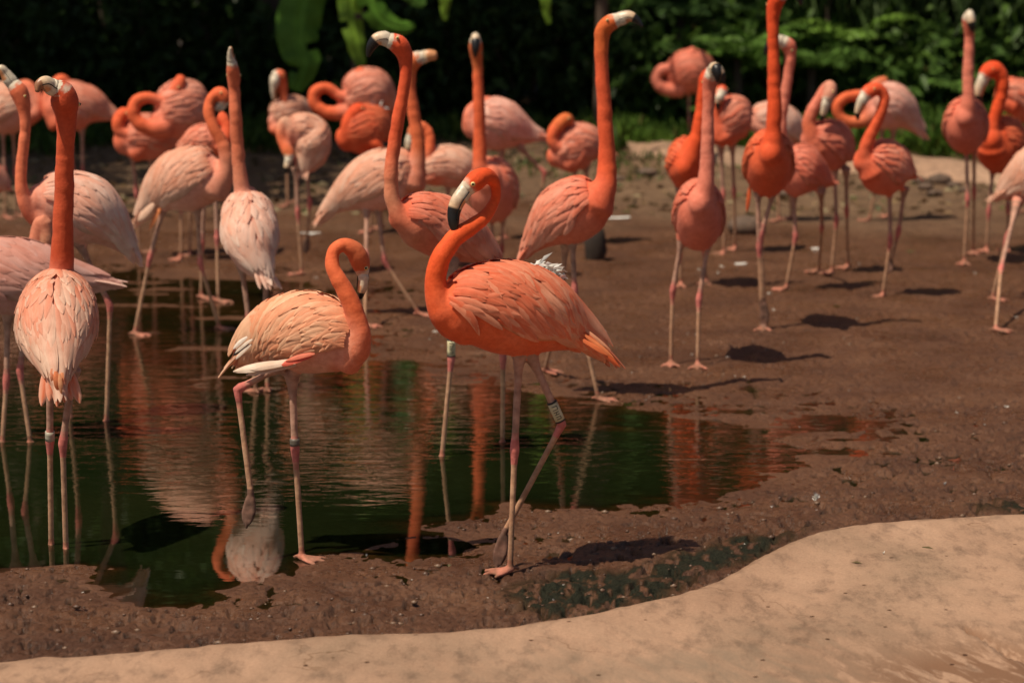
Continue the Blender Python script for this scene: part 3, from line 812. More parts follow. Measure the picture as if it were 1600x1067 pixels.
# shed feathers, droppings and a leaf lying about
def shed_feather(px, py, ln, ang, label, upright=False, n=14):
    p = on_plane(px, py); z = gz(p[0], p[1])
    ey = np.interp(p[0], E[:, 0], E[:, 1])
    if p[1] < ey - 0.02: p = on_plane(px, py, 0.085); z = kz(p[0], p[1])
    b = Bag()
    d0 = np.array([math.cos(ang), math.sin(ang), 0.0])
    if upright:
        for k in range(n):
            d = np.array([RNG.normal() * .45, RNG.normal() * .45, 1.0])
            leaves_mesh(b, np.array([[0, 0, 0.0]]), d[None], ln * (0.6 + .5 * RNG.random()), ln * .28, (0.82, 0.80, 0.78), 0.1)
    else:
        s = np.linspace(0, 1, 8); C = d0 * ln * (s - .5)[:, None] + np.array([0, 0, 1]) * (0.004 + 0.02 * ln * (s - .3)[:, None] ** 2)
        Sx = np.array([-d0[1], d0[0], 0]); w = ln * 0.17 * np.sin(np.pi * np.clip(.12 + s * .85, 0, 1)) ** .6
        V = np.vstack([C + Sx * w[:, None] + np.array([0, 0, -.003]), C + np.array([0, 0, .004]), C - Sx * w[:, None] + np.array([0, 0, -.003])])
        Fc = [(i, i + 1, 9 + i, 8 + i) for i in range(7)] + [(8 + i, 9 + i, 17 + i, 16 + i) for i in range(7)]
        b.add(V, Fc)
        b.C = []
    V = np.vstack(b.V)
    mesh_obj('shed_feather', V + np.array([p[0], p[1], z]), b.F, M_WHITE, origin=(p[0], p[1], z), label=label, cat='feather')
shed_feather(1273, 791, 0.038, 0, 'fluffy white feather standing on the mud near the kerb', True)
shed_feather(966, 348, 0.15, 0.15, 'large white feather lying behind the tall central flamingo')
shed_feather(484, 371, 0.13, 0.05, 'white feather lying on the mud beneath the preening pair')
shed_feather(1476, 764, 0.016, 0.7, 'small whitish feather on the right mud flat', True, 9)
shed_feather(1206, 799, 0.011, 0.1, 'tiny white feather at the water\'s right end', True, 7)
shed_feather(1157, 421, 0.07, 0.3, 'white feather on mud between the right flamingos')
shed_feather(866, 958, 0.011, 0.3, 'tiny white feather on the mossy mud beside the kerb', True, 7)
shed_feather(572, 867, 0.012, 0.1, 'tiny white feather in the small puddle right of the preening beige bird', True, 7)
shed_feather(1380, 862, 0.013, 2.6, 'pale feather scrap lying on the tan kerb', True, 7)
shed_feather(1275, 396, 0.06, 0.2, 'pale feather between the legs of the right flock')
spk_ = Bag()
for i in range(150):
    p = on_plane(RNG.uniform(0, 1620), RNG.uniform(420, 1000) ** 1.0)
    h_, s_, m0 = ground_parts(p[:1], p[1:2])
    if s_[0] < .05 or p[1] < np.interp(p[0], E[:, 0], E[:, 1]) + .02: continue
    nn = 4; L_ = (0.004 + .006 * RNG.random() ** 2) * p[1] / 7.5
    leaves_mesh(spk_, np.tile([[p[0], p[1], h_[0] + .003]], (nn, 1)), np.column_stack([RNG.normal(size=(nn, 2)), .25 * RNG.random(nn)]), L_, L_ * .5, (.62, .58, .52), 0)
spk_.build('down_specks', mat_attr('pale_down', .8), label='tiny specks of pale down strewn over the mud', cat='down', kind='stuff')
def fallen_leaf(px, py, ln, ang, col, label):
    on_k = False
    p = on_plane(px, py); z = gz(p[0], p[1]) + .006
    if p[1] < np.interp(p[0], E[:, 0], E[:, 1]) - .02: p = on_plane(px, py, .085); z = kz(p[0], p[1]) + .002
    b = Bag(); leaves_mesh(b, np.array([[p[0], p[1], z]]), np.array([[math.cos(ang), math.sin(ang), .03]]), ln * .75, ln * .26, col, 0.0)
    mesh_obj('fallen_leaf', b.V[0], b.F, M_LEAF, col=b.C[0], origin=(p[0], p[1], z), label=label, cat='leaf')
fallen_leaf(1415, 400, 0.075, 0.2, (0.10, 0.24, 0.07), 'small green leaf on mud right of the turning flamingo')
fallen_leaf(1300, 488, 0.06, 0.0, (0.30, 0.25, 0.07), 'yellowish leaf on mud below the right flock')
fallen_leaf(1330, 876, 0.05, -0.6, (0.16, 0.12, 0.06), 'dry brown leaf in the middle of the tan kerb')
fallen_leaf(1440, 852, 0.06, -0.8, (0.13, 0.10, 0.05), 'dry brown leaf near the back edge of the kerb')
fallen_leaf(1395, 818, 0.05, -0.9, (0.10, 0.07, 0.04), 'dark twig-like leaf on the kerb lip')
# ================================================================ FLAMINGOS
ORANGE, CORAL, PINK, PALE, BEIGE, WHITEP, MAUVE = (0.68, 0.125, 0.032), (0.66, 0.185, 0.085), (0.68, 0.26, 0.17), (0.72, 0.40, 0.26), (0.66, 0.40, 0.225), (0.76, 0.55, 0.42), (0.56, 0.27, 0.20)
FACE, TIPB = (0.72, 0.63, 0.49), (0.012, 0.011, 0.011)
LEG_U, LEG_J, LEG_L, FOOT = (0.46, 0.26, 0.185), (0.58, 0.17, 0.14), (0.48, 0.275, 0.165), (0.56, 0.21, 0.14)

def W3(p, D): return at_depth(p[0], p[1], D + p[2])

def lerp(a, b, t): return np.asarray(a) * (1 - t) + np.asarray(b) * t

class Torso:
    """smooth egg along a spine: t runs from breast to tail, phi from the back (0) round to the belly (pi)"""
    def __init__(s, spine, D, lat, vert, flat):
        pts = np.array([[*W3(p, D), p[3] * px_m(W3(p, D))] for p in spine])
        # round both ends off as part of the spine, so that feathers can use t in 0..1
        s.R = cr(pts, 26); s.C = s.R[:, :3]; s.r = np.maximum(s.R[:, 3], 0.006)
        s.T = unit(np.gradient(s.C, axis=0))
        up = np.array([0, 0, 1.0]) - s.T * s.T[:, 2:3]
        s.U = unit(up); s.L = np.cross(s.T, s.U)
        k = np.linspace(0, 1, 26)
        s.ru = s.r * vert; s.rl = s.r * lat
        s.rl = s.rl * (1 - flat * sstep(0.55, 1, k)) + 0.0
        s.len = float(np.sum(np.linalg.norm(np.diff(s.C, axis=0), axis=1)))
    def at(s, t, ph):
        t = np.asarray(t, float); ph = np.asarray(ph, float)
        q = np.clip(t, 0, 1) * 25; i = np.clip(q.astype(int), 0, 24); f = (q - i)[..., None]
        g = lambda A: (A[i] * (1 - f) + A[i + 1] * f) if A.ndim == 2 else A[i] * (1 - f[..., 0]) + A[i + 1] * f[..., 0]
        ex = (np.maximum(t - 1, 0) * s.len)[..., None]
        return g(s.C) + s.T[-1] * ex + g(s.U) * (g(s.ru) * np.cos(ph))[..., None] + g(s.L) * (g(s.rl) * np.sin(ph))[..., None]
    def normal(s, t, ph):
        e = 1e-3
        a = s.at(t + e, ph) - s.at(t - e, ph); b = s.at(t, ph + e) - s.at(t, ph - e)
        return unit(np.cross(b, a) * -1.0)

FV = np.array([0, .16, .36, .58, .78, .92, 1.0]); FW = np.array([.42, .78, .97, 1.0, .84, .50, .10])
def feather(T, t0, ph0, ln, wd, slope, lift0, lift1, c_base, c_mid, c_edge, off, curl=0.0, nu=5):
    """one vane laid over the torso, following its curve; returns V, F, C, UV"""
    ph0c = abs(ph0); sg = 1 if ph0 >= 0 else -1
    i = int(np.clip(t0, 0, 1) * 25)
    r = max(0.02, (T.ru[i] + T.rl[i]) / 2)
    a = slope
    tt = t0 + FV * ln * math.cos(a) / T.len
    pp = ph0c + (FV + curl * FV ** 2) * ln * math.sin(a) / r
    P = T.at(tt, pp * sg); N = T.normal(tt, pp * sg)
    if np.dot(N[0], P[0] - T.C[i]) < 0: N = -N
    D = unit(np.gradient(P, axis=0)); S = np.cross(N, D)
    us = np.linspace(-1, 1, nu)
    lift = off + lift0 + (lift1 - lift0) * FV ** 1.3
    V, C, UV = [], [], []
    for k in range(len(FV)):
        for uu in us:
            V.append(P[k] + S[k] * uu * FW[k] * wd + N[k] * (lift[k] - (uu * uu) * wd * 0.16))
            e = min(1, abs(uu) * 0.75 * (0.4 + FV[k]) + max(0, FV[k] - .6) * 0.6)
            C.append(lerp(lerp(c_base, c_mid, min(1, FV[k] * 1.6)), c_edge, e))
            UV.append((uu, FV[k]))
    nv = len(FV)
    Fc = [(k * nu + j, k * nu + j + 1, (k + 1) * nu + j + 1, (k + 1) * nu + j) for k in range(nv - 1) for j in range(nu - 1)]
    return np.array(V), Fc, np.array(C), np.array(UV)

def make_bird(label, foot, spine, neck, beak, legs, c, D=None, lat=0.82, vert=1.0, flat=0.35, near=1, eye=None, tipblack=0.5,
              rows=(7, 6), band=None, wing=(0.10, 0.92), phmax=2.15, head_c=None, fl=1.0, drape=0.5, fluff=None, face_from=0.90, lower=None, tail_n=6, voxel=None, extra=None, tipcol=TIPB, eyes=True, group='flamingos wading and standing by the pool'):
    cb, cn, cw, cw2, ct = c            # body, neck, wing feather, wing streak, tail
    g = on_plane(*foot)
    if D is None: D = g[1]
    root_loc = np.array([g[0], g[1], max(gz(g[0], g[1]), -0.02)])
    T = Torso(spine, D, lat, vert, flat)
    root = empty('flamingo', root_loc, label=label, cat='flamingo', group=group)
    lv = lambda V: np.asarray(V) - root_loc
    rr = np.random.default_rng(int(foot[0] * 7 + foot[1]))
    # ---------------- skeleton chains
    chains = []                        # (kind, C, ru, rl, param)
    body = Bag()
    V, Fc = loft(T.C, T.ru, T.rl, 24, T.T, T.U, T.L, cap=(0.75, 0.8)); body.add(V, Fc)
    chains.append((0, T.C, np.maximum(T.ru, T.rl), np.linspace(0, 1, 26)))
    npx = np.array([[*W3(p, D), p[3] * px_m(W3(p, D))] for p in neck])
    NK = cr(npx, 60); q_ = np.arange(60)
    NK[6:50, :3] += np.column_stack([fbm(q_ * .35, q_ * 0 + foot[0], 2, k) for k in (1, 2, 3)])[6:50] * 0.0022
    nr = np.maximum(NK[:, 3] * (1 + .07 * fbm(q_ * .45, q_ * 0 + foot[0] * .3, 3, 6)), 0.008)
    tn, un, ln_ = frames(NK[:, :3])
    V, Fc = loft(NK[:, :3], nr, nr * 0.96, 16, tn, un, ln_, cap=(0.5, 0.35)); body.add(V, Fc)
    chains.append((1, NK[:, :3], nr, np.linspace(0, 1, 60)))
    heading = unit((T.C[0] - T.C[-1]) * np.array([1, 1, 0]))
    ankles = []
    for lg in legs:
        pts, mode = lg[0], lg[1]
        last = pts[-1]
        if mode == 'g':
            e = on_plane(*last); e = np.array([e[0], e[1], max(gz(e[0], e[1]), -0.02) + 0.008])
            d1 = e[1] - D
        else: d1 = lg[2]
        d0 = lg[3] if len(lg) > 3 else 0.0
        seg = np.concatenate([[0], np.cumsum([math.dist(pts[i], pts[i + 1]) for i in range(len(pts) - 1)])]); seg = seg / seg[-1]
        L3 = np.array([W3((p[0], p[1], d0 + (d1 - d0) * s), D) for p, s in zip(pts, seg)])
        if mode == 'g': L3[-1] = e
        jt = lg[4] if len(lg) > 4 else 1
        ankles.append((L3, jt))
        sc = 1.0
        # dense straight legs with a swollen joint
        Cs, rs, ps = [], [], []
        tot = len(L3) - 1
        for i in range(tot):
            m = 14
            for q in range(m if i < tot - 1 else m + 1):
                f = q / m; pnt = L3[i] * (1 - f) + L3[i + 1] * f
                dj = np.linalg.norm(pnt - L3[jt])
                up = i < jt
                r = (0.0125 - 0.002 * f if up else 0.0092) * sc
                if i == 0: r = r + 0.018 * max(0, 1 - f / 0.35) ** 1.6
                r = r + 0.0058 * math.exp(-(dj / 0.026) ** 2)
                if i == tot - 1 and f > .93: r += 0.002
                Cs.append(pnt); rs.append(r); ps.append((0.0 if up else 1.0) if dj > 0.05 else (0.5 if dj < 0.032 else (0.35 if up else 0.65)))
        Cs = np.array(Cs); rs = np.array(rs)
        V, Fc = loft(Cs, rs, rs, 10, *frames(Cs, (0.2, -1, 0))); body.add(V, Fc)
        chains.append((2, Cs, rs, np.array(ps)))
        f0 = L3[-1]
        if mode == 'g':                # webbed foot: three toes and a low web
            hd = heading
            for a in (-0.55, 0, 0.55):
                dd = np.array([hd[0] * math.cos(a) - hd[1] * math.sin(a), hd[0] * math.sin(a) + hd[1] * math.cos(a), 0])
                Lt = 0.088 if a == 0 else 0.078
                Cf = f0 + dd * np.linspace(-0.01, Lt, 6)[:, None] + np.array([0, 0, 1]) * (np.array([.004, .003, .0, -.002, -.003, -.006]))[:, None]
                V, Fc = loft(Cf, np.array([.009, .009, .008, .0075, .007, .005]), np.array([.010, .010, .0095, .009, .008, .005]), 8); body.add(V, Fc)
                chains.append((3, Cf, np.full(6, .009), np.zeros(6)))
            for a in (-0.28, 0.28):
                dd = np.array([hd[0] * math.cos(a) - hd[1] * math.sin(a), hd[0] * math.sin(a) + hd[1] * math.cos(a), 0])
                Cf = f0 + dd * np.linspace(0.0, 0.062, 4)[:, None] + np.array([0, 0, -.002])
                V, Fc = loft(Cf, np.full(4, .0055), np.array([.010, .018, .025, .026]), 8); body.add(V, Fc)
                chains.append((3, Cf, np.full(4, .02), np.zeros(4)))
            hb = -hd; Cf = f0 + hb * np.linspace(0, .03, 3)[:, None] + np.array([0, 0, 1]) * np.array([.008, .006, .0])[:, None]
            V, Fc = loft(Cf, [.007, .006, .005], [.007, .006, .005], 6); body.add(V, Fc); chains.append((3, Cf, np.full(3, .007), np.zeros(3)))
        else:                          # lifted foot: toes folded and hanging
            toe = lg[5] if len(lg) > 5 else (last[0] - 6, last[1] + 40)
            e2 = W3((toe[0], toe[1], d1 - 0.01), D)
            ax = unit(e2 - f0); sd = unit(np.cross(ax, np.array([0, 1.0, 0])))
            lt = np.linalg.norm(e2 - f0)
            for k, (o, m) in enumerate(((-0.013, .9), (0.0, 1.0), (0.013, .86))):
                s = np.linspace(0, 1, 6)[:, None]
                Cf = f0 + ax * lt * m * s + sd * o * np.sin(s * 2.6) + np.array([0, -.006, 0]) * (k - 1) * s
                V, Fc = loft(Cf, np.array([.009, .0098, .0085, .009, .0075, .004]), np.array([.010, .011, .010, .010, .008, .004]), 8); body.add(V, Fc)
                chains.append((4, Cf, np.full(6, .01), np.zeros(6)))
    # ---------------- one continuous skin
    me = bpy.data.meshes.new('flamingo_body')
    me.from_pydata(np.vstack(body.V).tolist(), [], body.F)
    ob = bpy.data.objects.new('body', me); COL.objects.link(ob)
    md = ob.modifiers.new('skin', 'REMESH'); md.mode = 'VOXEL'
    md.voxel_size = voxel or (0.0042 if near == 2 else 0.005 if near == 1 else 0.0062); md.use_smooth_shade = True
    dg = bpy.context.evaluated_depsgraph_get()
    em = bpy.data.meshes.new_from_object(ob.evaluated_get(dg))
    ob.modifiers.clear(); ob.data = em; bpy.data.meshes.remove(me)
    nv = len(em.vertices)
    co = np.empty(nv * 3, np.float32); em.vertices.foreach_get('co', co); co = co.reshape(-1, 3).astype(float)
    # blend neck into breast: relax where the two meet
    ed = np.empty(len(em.edges) * 2, np.int32); em.edges.foreach_get('vertices', ed); ed = ed.reshape(-1, 2)
    def chain_d(ks):
        best = np.full(nv, 1e9); par = np.zeros(nv)
        for kind, Cc, rc, pc in chains:
            if kind not in ks: continue
            for i in range(len(Cc)):
                d = np.linalg.norm(co - Cc[i], axis=1) / rc[i]
                m = d < best; best[m] = d[m]; par[m] = pc[i]
        return best, par
    dt, pt = chain_d((0,)); dn, pn = chain_d((1,)); dl, pl = chain_d((2,)); df, _ = chain_d((3,)); dx, _ = chain_d((4,))
    band_w = np.exp(-((dt - dn) / 0.45) ** 2) * (np.minimum(dl, np.minimum(df, dx)) > 2.2) * np.clip((1.9 - np.minimum(dt, dn)) * 2, 0, 1)
    hip = np.exp(-((dt - dl) / 0.4) ** 2) * (co[:, 2] > root_loc[2] + 0.25) * 0.6
    wv = np.clip(np.maximum(band_w, hip) + 0.12 * (np.minimum(dt, dn) < 1.4), 0, 1)[:, None]
    cnt = np.bincount(ed.ravel(), minlength=nv)[:, None].astype(float)
    for _ in range(18 if near else 9):
        sm = np.zeros_like(co)
        for k in range(3):
            sm[:, k] = np.bincount(ed[:, 0], co[ed[:, 1], k], nv) + np.bincount(ed[:, 1], co[ed[:, 0], k], nv)
        co = co + (sm / cnt - co) * wv * 0.6
    # ---------------- natural pigment by body region
    wn_ = sstep(-0.5, 0.5, dt - dn)[:, None]
    nz = fbm(co[:, 0] * 16 + foot[0], co[:, 2] * 16 + co[:, 1] * 11, 3, 5)[:, None]
    colb = lerp(cb, cw, np.clip(0.25 * nz + 0.1, 0, 1))
    bl = sstep(0.15, 0.0, pt)[:, None]
    colb = colb * (1 - bl * .6) + np.asarray(cn) * bl * .6
    hc = np.asarray(head_c if head_c is not None else np.asarray(cn) * np.array([0.97, 0.85, 0.8]))
    colN = np.asarray(cn) * (1 + 0.10 * nz)
    if lower is not None:
        k = sstep(0.55, 0.15, pn)[:, None]; colN = colN * (1 - k) + np.asarray(lower) * k
    k = sstep(0.70, 0.86, pn)[:, None]; colN = colN * (1 - k) + hc * k
    nlen = float(np.sum(np.linalg.norm(np.diff(NK[:, :3], axis=0), axis=1)))
    rem = (1 - pn) * nlen
    if face_from < 1:
        fr_ = 0.021 if near == 2 else 0.022
        k = sstep(fr_ + .006, fr_ - .006, rem + .008 * fbm(co[:, 0] * 60, co[:, 2] * 60, 2, 4))[:, None]; colN = colN * (1 - k) + np.asarray(FACE) * k
    colr = colb * (1 - wn_) + colN * wn_
    m = (dl < np.minimum(dt, dn)) & (dl < 2.5)
    lp = pl[:, None]
    lc = np.where(lp < .2, LEG_U, np.where(lp > .8, LEG_L, LEG_J)) * np.ones((nv, 3))
    lc = np.where((lp > .2) & (lp < .45), lerp(LEG_U, LEG_J, .5), lc); lc = np.where((lp > .55) & (lp < .8), lerp(LEG_L, LEG_J, .5), lc)
    scal = fbm(co[:, 2] * 60, co[:, 0] * 40, 3, 9)[:, None]
    lc = lc * (1 + .38 * scal)
    muddy = sstep(0.16, 0.0, co[:, 2] - root_loc[2])[:, None] * sstep(-.2, .3, scal)
    lc = lc * (1 - .6 * muddy) + np.array([[.13, .075, .045]]) * .6 * muddy
    colr = np.where(m[:, None], lc, colr)
    m = (df < 1.9) & (co[:, 2] < root_loc[2] + .09); colr = np.where(m[:, None], lerp(np.asarray(FOOT), (0.22, 0.11, 0.065), np.clip(.55 + 1.1 * scal, 0, .95)), colr)
    m = dx < 2.0; colr = np.where(m[:, None], np.array([[.16, .085, .06]]) * (1 + .8 * scal), colr)
    colr = np.clip(colr, 0.005, 0.95)
    em.vertices.foreach_set('co', (co - root_loc).astype(np.float32).ravel())
    a = em.attributes.new('Col', 'FLOAT_COLOR', 'POINT'); c4 = np.ones((nv, 4), np.float32); c4[:, :3] = colr; a.data.foreach_set('color', c4.ravel())
    em.polygons.foreach_set('use_smooth', np.ones(len(em.polygons), bool)); em.update()
    em.materials.clear(); em.materials.append(M_PLUME); em.name = 'flamingo_body'
    ob.location = (0, 0, 0); ob.parent = root
    # ---------------- beak
    if beak:
        B = cr(np.array([[*W3(p, D), p[3] * px_m(W3(p, D))] for p in beak]), 20)
        f0 = NK[-1, :3]
        B[:, 3] = B[:, 3] * (1 - np.linspace(1, 0, 20) ** 3) + nr[-1] * 0.99 * np.linspace(1, 0, 20) ** 3
        Bc = np.vstack([f0 - unit(B[0, :3] - f0) * nr[-1] * .25, f0 * .5 + B[0, :3] * .5, B[:, :3]]); br = np.concatenate([[nr[-1] * .96, nr[-1] * .99], B[:, 3]])
        tb, ub, lb = frames(Bc, unit(np.cross(unit(B[-1, :3] - B[0, :3]), np.array([0, 1.0, 0.3]))) if False else (0, 0, 1))
        V, Fc = loft(Bc, br, br * 0.82, 14, tb, ub, lb, cap=(0, 0.7))
        s = np.linspace(0, 1, len(Bc))
        cc = []
        for q in s:
            cc.append(tipcol if q > tipblack else lerp(FACE, (0.74, 0.50, 0.30), min(1, q / max(.05, tipblack)) ** 1.5))
        capn = 3; cc = np.repeat(np.vstack([np.array(cc), np.repeat([cc[-1]], capn, 0)]), 14, 0)
        th = np.tile(np.arange(14) * 2 * math.pi / 14, len(Bc) + capn)
        inner = unit((B[0, :3] + B[-1, :3]) / 2 - B[10, :3] + 1e-5 * FWD)
        ib = np.concatenate([np.arange(len(Bc)), [len(Bc) - 1] * capn])
        vd = ub[np.repeat(ib, 14)] * np.cos(th)[:, None] + lb[np.repeat(ib, 14)] * np.sin(th)[:, None]
        under = (vd @ inner > 0.25)[:, None] & (np.repeat(np.concatenate([s, [1, 1, 1]]), 14) > .22)[:, None] & (np.repeat(np.concatenate([s, [1, 1, 1]]), 14) < tipblack * .97)[:, None]
        cc = np.where(under, np.array([[.70, .30, .13]]), cc)
        cc = np.vstack([cc, cc[0], cc[-1]])
        bo = mesh_obj('beak', lv(V), Fc, M_HORN, root, col=cc)
        if near:                       # the gape: a dark bent line on each side
            for sg in (-1, 1):
                Gp = Bc[1:16] + (lb[1:16] * sg * .82 + inner * .12) * br[1:16, None]
                V, Fc = loft(Gp, .0017 if near == 2 else .0012, .0017 if near == 2 else .0012, 5); mesh_obj('gape_line', lv(V), Fc, M_PUPIL, bo)
    # ---------------- eyes
    hi = int(0.915 * 59); hC = NK[hi, :3]; hr = nr[hi]
    fwd_ = tn[hi]; lat_ = unit(np.cross(fwd_, np.array([0, 0, 1.0]))) if abs(fwd_[2]) < .93 else ln_[hi]
    for sg in (-1, 1) if eyes else ():
        ec = hC + lat_ * sg * hr * 0.86 + np.cross(lat_, fwd_) * hr * 0.22 * (1 if np.cross(lat_, fwd_)[2] > 0 else -1)
        if eye is not None:
            best = min(range(36, 60), key=lambda q: np.linalg.norm(at_depth(eye[0], eye[1], NK[q, 1]) - NK[q, :3]))
            e0 = at_depth(eye[0], eye[1], NK[best, 1]); dd_ = min(np.linalg.norm(e0 - NK[best, :3]), nr[best] * .8)
            oy = math.sqrt(nr[best] ** 2 - dd_ ** 2) - .0015
            ec = at_depth(eye[0], eye[1], NK[best, 1] - oy) if sg == 1 else e0 + np.array([0, oy, 0])
            nrm = np.array([0, -1.0, 0.08]) if sg == 1 else np.array([0, 1.0, 0])
        else: nrm = lat_ * sg
        eb = Bag(); rad = 0.0074 if near == 2 else 0.0062
        V, Fc = loft(ec + nrm * np.linspace(-.5, .5, 3)[:, None] * rad, [rad * .9, rad, rad * .8], [rad * .9, rad, rad * .8], 10, cap=(.6, .6))
        eo = mesh_obj('eye', lv(V), Fc, M_EYE, root)
        V, Fc = loft(ec + nrm * np.linspace(.6, 1.15, 3)[:, None] * rad, rad * .5, rad * .5, 8)
        mesh_obj('pupil', lv(V), Fc, M_PUPIL, eo)
    # ---------------- wings
    off0 = 0.004
    def woff(t, ph): return off0
    R_n, P_n = rows
    for sg in (-1, 1):
        # the folded wing: a thick shell lying on the flank
        nt_, npp = 14, 9
        tg = np.linspace(wing[0], wing[1], nt_)[:, None] * np.ones((1, npp))
        lowr = phmax * (0.62 + 0.38 * np.sin(np.pi * np.clip((np.linspace(0, 1, nt_)) * 0.75 + .12, 0, 1)))
        pg = np.linspace(0.06, 1, npp)[None, :] * lowr[:, None]
        S0 = T.at(tg, pg * sg); N0 = T.normal(tg, pg * sg)
        cen = T.at(tg, pg * 0 + 0) * 0
        ctr = T.C[np.clip((tg * 25).astype(int), 0, 25)]
        N0 = np.where((np.sum(N0 * (S0 - ctr), -1) < 0)[..., None], -N0, N0)
        th = 0.007 * np.sin(np.pi * np.linspace(0.04, 0.96, nt_))[:, None] ** .6 * np.sin(np.pi * np.linspace(0.06, 0.94, npp))[None, :] ** .5
        Vt = (S0 + N0 * th[..., None]).reshape(-1, 3); Vb = (S0 - N0 * 0.006).reshape(-1, 3)
        q = grid_faces(nt_, npp)
        if sg < 0: q = q[:, ::-1]
        Fw = q.tolist() + (q[:, ::-1] + nt_ * npp).tolist()
        rim = [i for i in range(npp)] + [i * npp + npp - 1 for i in range(1, nt_)] + [(nt_ - 1) * npp + i for i in range(npp - 2, -1, -1)] + [i * npp for i in range(nt_ - 2, 0, -1)]
        for i in range(len(rim)):
            a_, b_ = rim[i], rim[(i + 1) % len(rim)]
            Fw.append((b_, a_, a_ + nt_ * npp, b_ + nt_ * npp) if sg > 0 else (a_, b_, b_ + nt_ * npp, a_ + nt_ * npp))
        wb = Bag(); Vw = np.vstack([Vt, Vb])
        cwv = lerp(cw, cb, 0.35) * (1 + .1 * rr.normal(size=(len(Vw), 1)))
        wb.add(lv(Vw), Fw, np.clip(cwv, .01, .95), np.column_stack([np.tile(np.linspace(-1, 1, npp), nt_ * 2), np.tile(np.repeat(np.linspace(0, 1, nt_), npp), 2)]))
        fe = []
        for ri in range(R_n):
            f = ri / (R_n - 1)
            t0 = wing[0] - 0.04 + (wing[1] - wing[0]) * (0.02 + 0.80 * f)
            ln = (0.075 + 0.125 * f ** 1.1) * fl * T.len / 0.55
            wd = (0.0155 + 0.007 * f) * fl * (11.0 / (P_n + 4)) * T.len / 0.55
            jp = (ri % 2) * 0.5
            for pi_ in range(P_n):
                g_ = (pi_ + jp + 0.25 * (rr.random() - .5)) / P_n
                ph = 0.05 + g_ * lowr[min(nt_ - 1, int(f * (nt_ - 1)))] * 0.90
                tloc = t0 + 0.025 * (rr.random() - .5) - 0.05 * g_
                sl = (drape * (1 - g_ * .9) + 0.10) * (0.55 + .6 * f) + 0.13 * rr.normal()
                mixs = np.clip(0.5 + 0.75 * fbm(np.array([tloc * 5 + foot[0]]), np.array([ph * 2.2 + sg * 9]), 3, 77)[0] + .24 * rr.normal() + (f - .4) * .55, 0, 1)
                if near == 2: mixs = np.clip(.5 + (mixs - .5) * 1.7, 0, 1)
                base = lerp(cw2, cw, 0.10 + .50 * mixs); edge = lerp(cw, cw2, (1 - mixs) * .55) * (1.03 + .07 * rr.normal())
                li = 0.0015 + 0.0025 * (1 - f) * 1.0
                V, Fc, Cc, UV = feather(T, tloc, ph * sg, ln * (0.85 + .3 * rr.random()), wd * (0.85 + .3 * rr.random()), sl, li, li + (0.0026 if near == 2 else 0.0016) + .0014 * rr.random(), base, lerp(base, edge, .38), edge, off0 + .002, curl=.25)
                if sg < 0: Fc = [x[::-1] for x in Fc]
                fe.append((lv(V), Fc, np.clip(Cc, .01, .95), UV))
        # long tertials trailing towards the tail
        for k in range(4 + P_n // 2):
            g_ = (k + .5) / (4 + P_n // 2)
            cc1 = lerp(cw, cw2, .5 * rr.random()); cc0 = lerp(ct, cw2, rr.random())
            V, Fc, Cc, UV = feather(T, wing[1] - .30 + .06 * rr.random() - .05 * g_, (0.10 + g_ * phmax * .72) * sg, 0.17 * fl * (0.8 + .35 * rr.random()) * T.len / .55, 0.015 * fl, 0.10 + .05 * rr.normal(),
                                    .001, .008 + .006 * rr.random(), cc0, cc1, lerp(cc1, cw, .6), off0 + .001)
            if sg < 0: Fc = [x[::-1] for x in Fc]
            fe.append((lv(V), Fc, np.clip(Cc, .01, .95), UV))
        if near:
            wo = wb.build('wing', M_FEATH, root)
            for V, Fc, Cc, UV in fe: mesh_obj('feather', V, Fc, M_FEATH, wo, col=Cc, uv=UV)
        else:
            wo = wb.build('wing', M_FEATH, root)
            fb = Bag()
            for V, Fc, Cc, UV in fe: fb.add(V, Fc, Cc, UV)
            fb.build('wing_feathers', M_FEATH, wo, kind='stuff')
    # ---------------- tail
    for k in range(tail_n):
        a = (k / max(1, tail_n - 1) - .5)
        b0 = T.C[21] + T.L[21] * T.rl[21] * a * 1.3 + T.U[21] * T.ru[21] * (.35 - abs(a) * .5)
        dr = unit(T.T[-1] + T.L[-1] * a * .45 + T.U[-1] * (.10 * rr.random() - .04))
        ln = (0.125 + .03 * rr.random()) * T.len / .55
        s = FV[:, None]; Cx = b0 + dr * ln * s - T.U[-1] * 0.012 * s * s
        Nn = T.U[-1]; Ss = np.cross(Nn, dr)
        V, Cc, UV = [], [], []
        for q in range(len(FV)):
            for uu in np.linspace(-1, 1, 5):
                V.append(Cx[q] + Ss * uu * FW[q] * .017 * T.len / .55 + Nn * (.002 - .004 * uu * uu + .001 * k)); UV.append((uu, FV[q]))
                Cc.append(lerp(ct, cw, min(1, abs(uu) * .4 + .5 * FV[q] * rr.random())))
        Fc = [(i * 5 + j, i * 5 + j + 1, (i + 1) * 5 + j + 1, (i + 1) * 5 + j) for i in range(len(FV) - 1) for j in range(4)]
        mesh_obj('tail_feather', lv(V), Fc, M_FEATH, root, col=np.array(Cc), uv=np.array(UV))
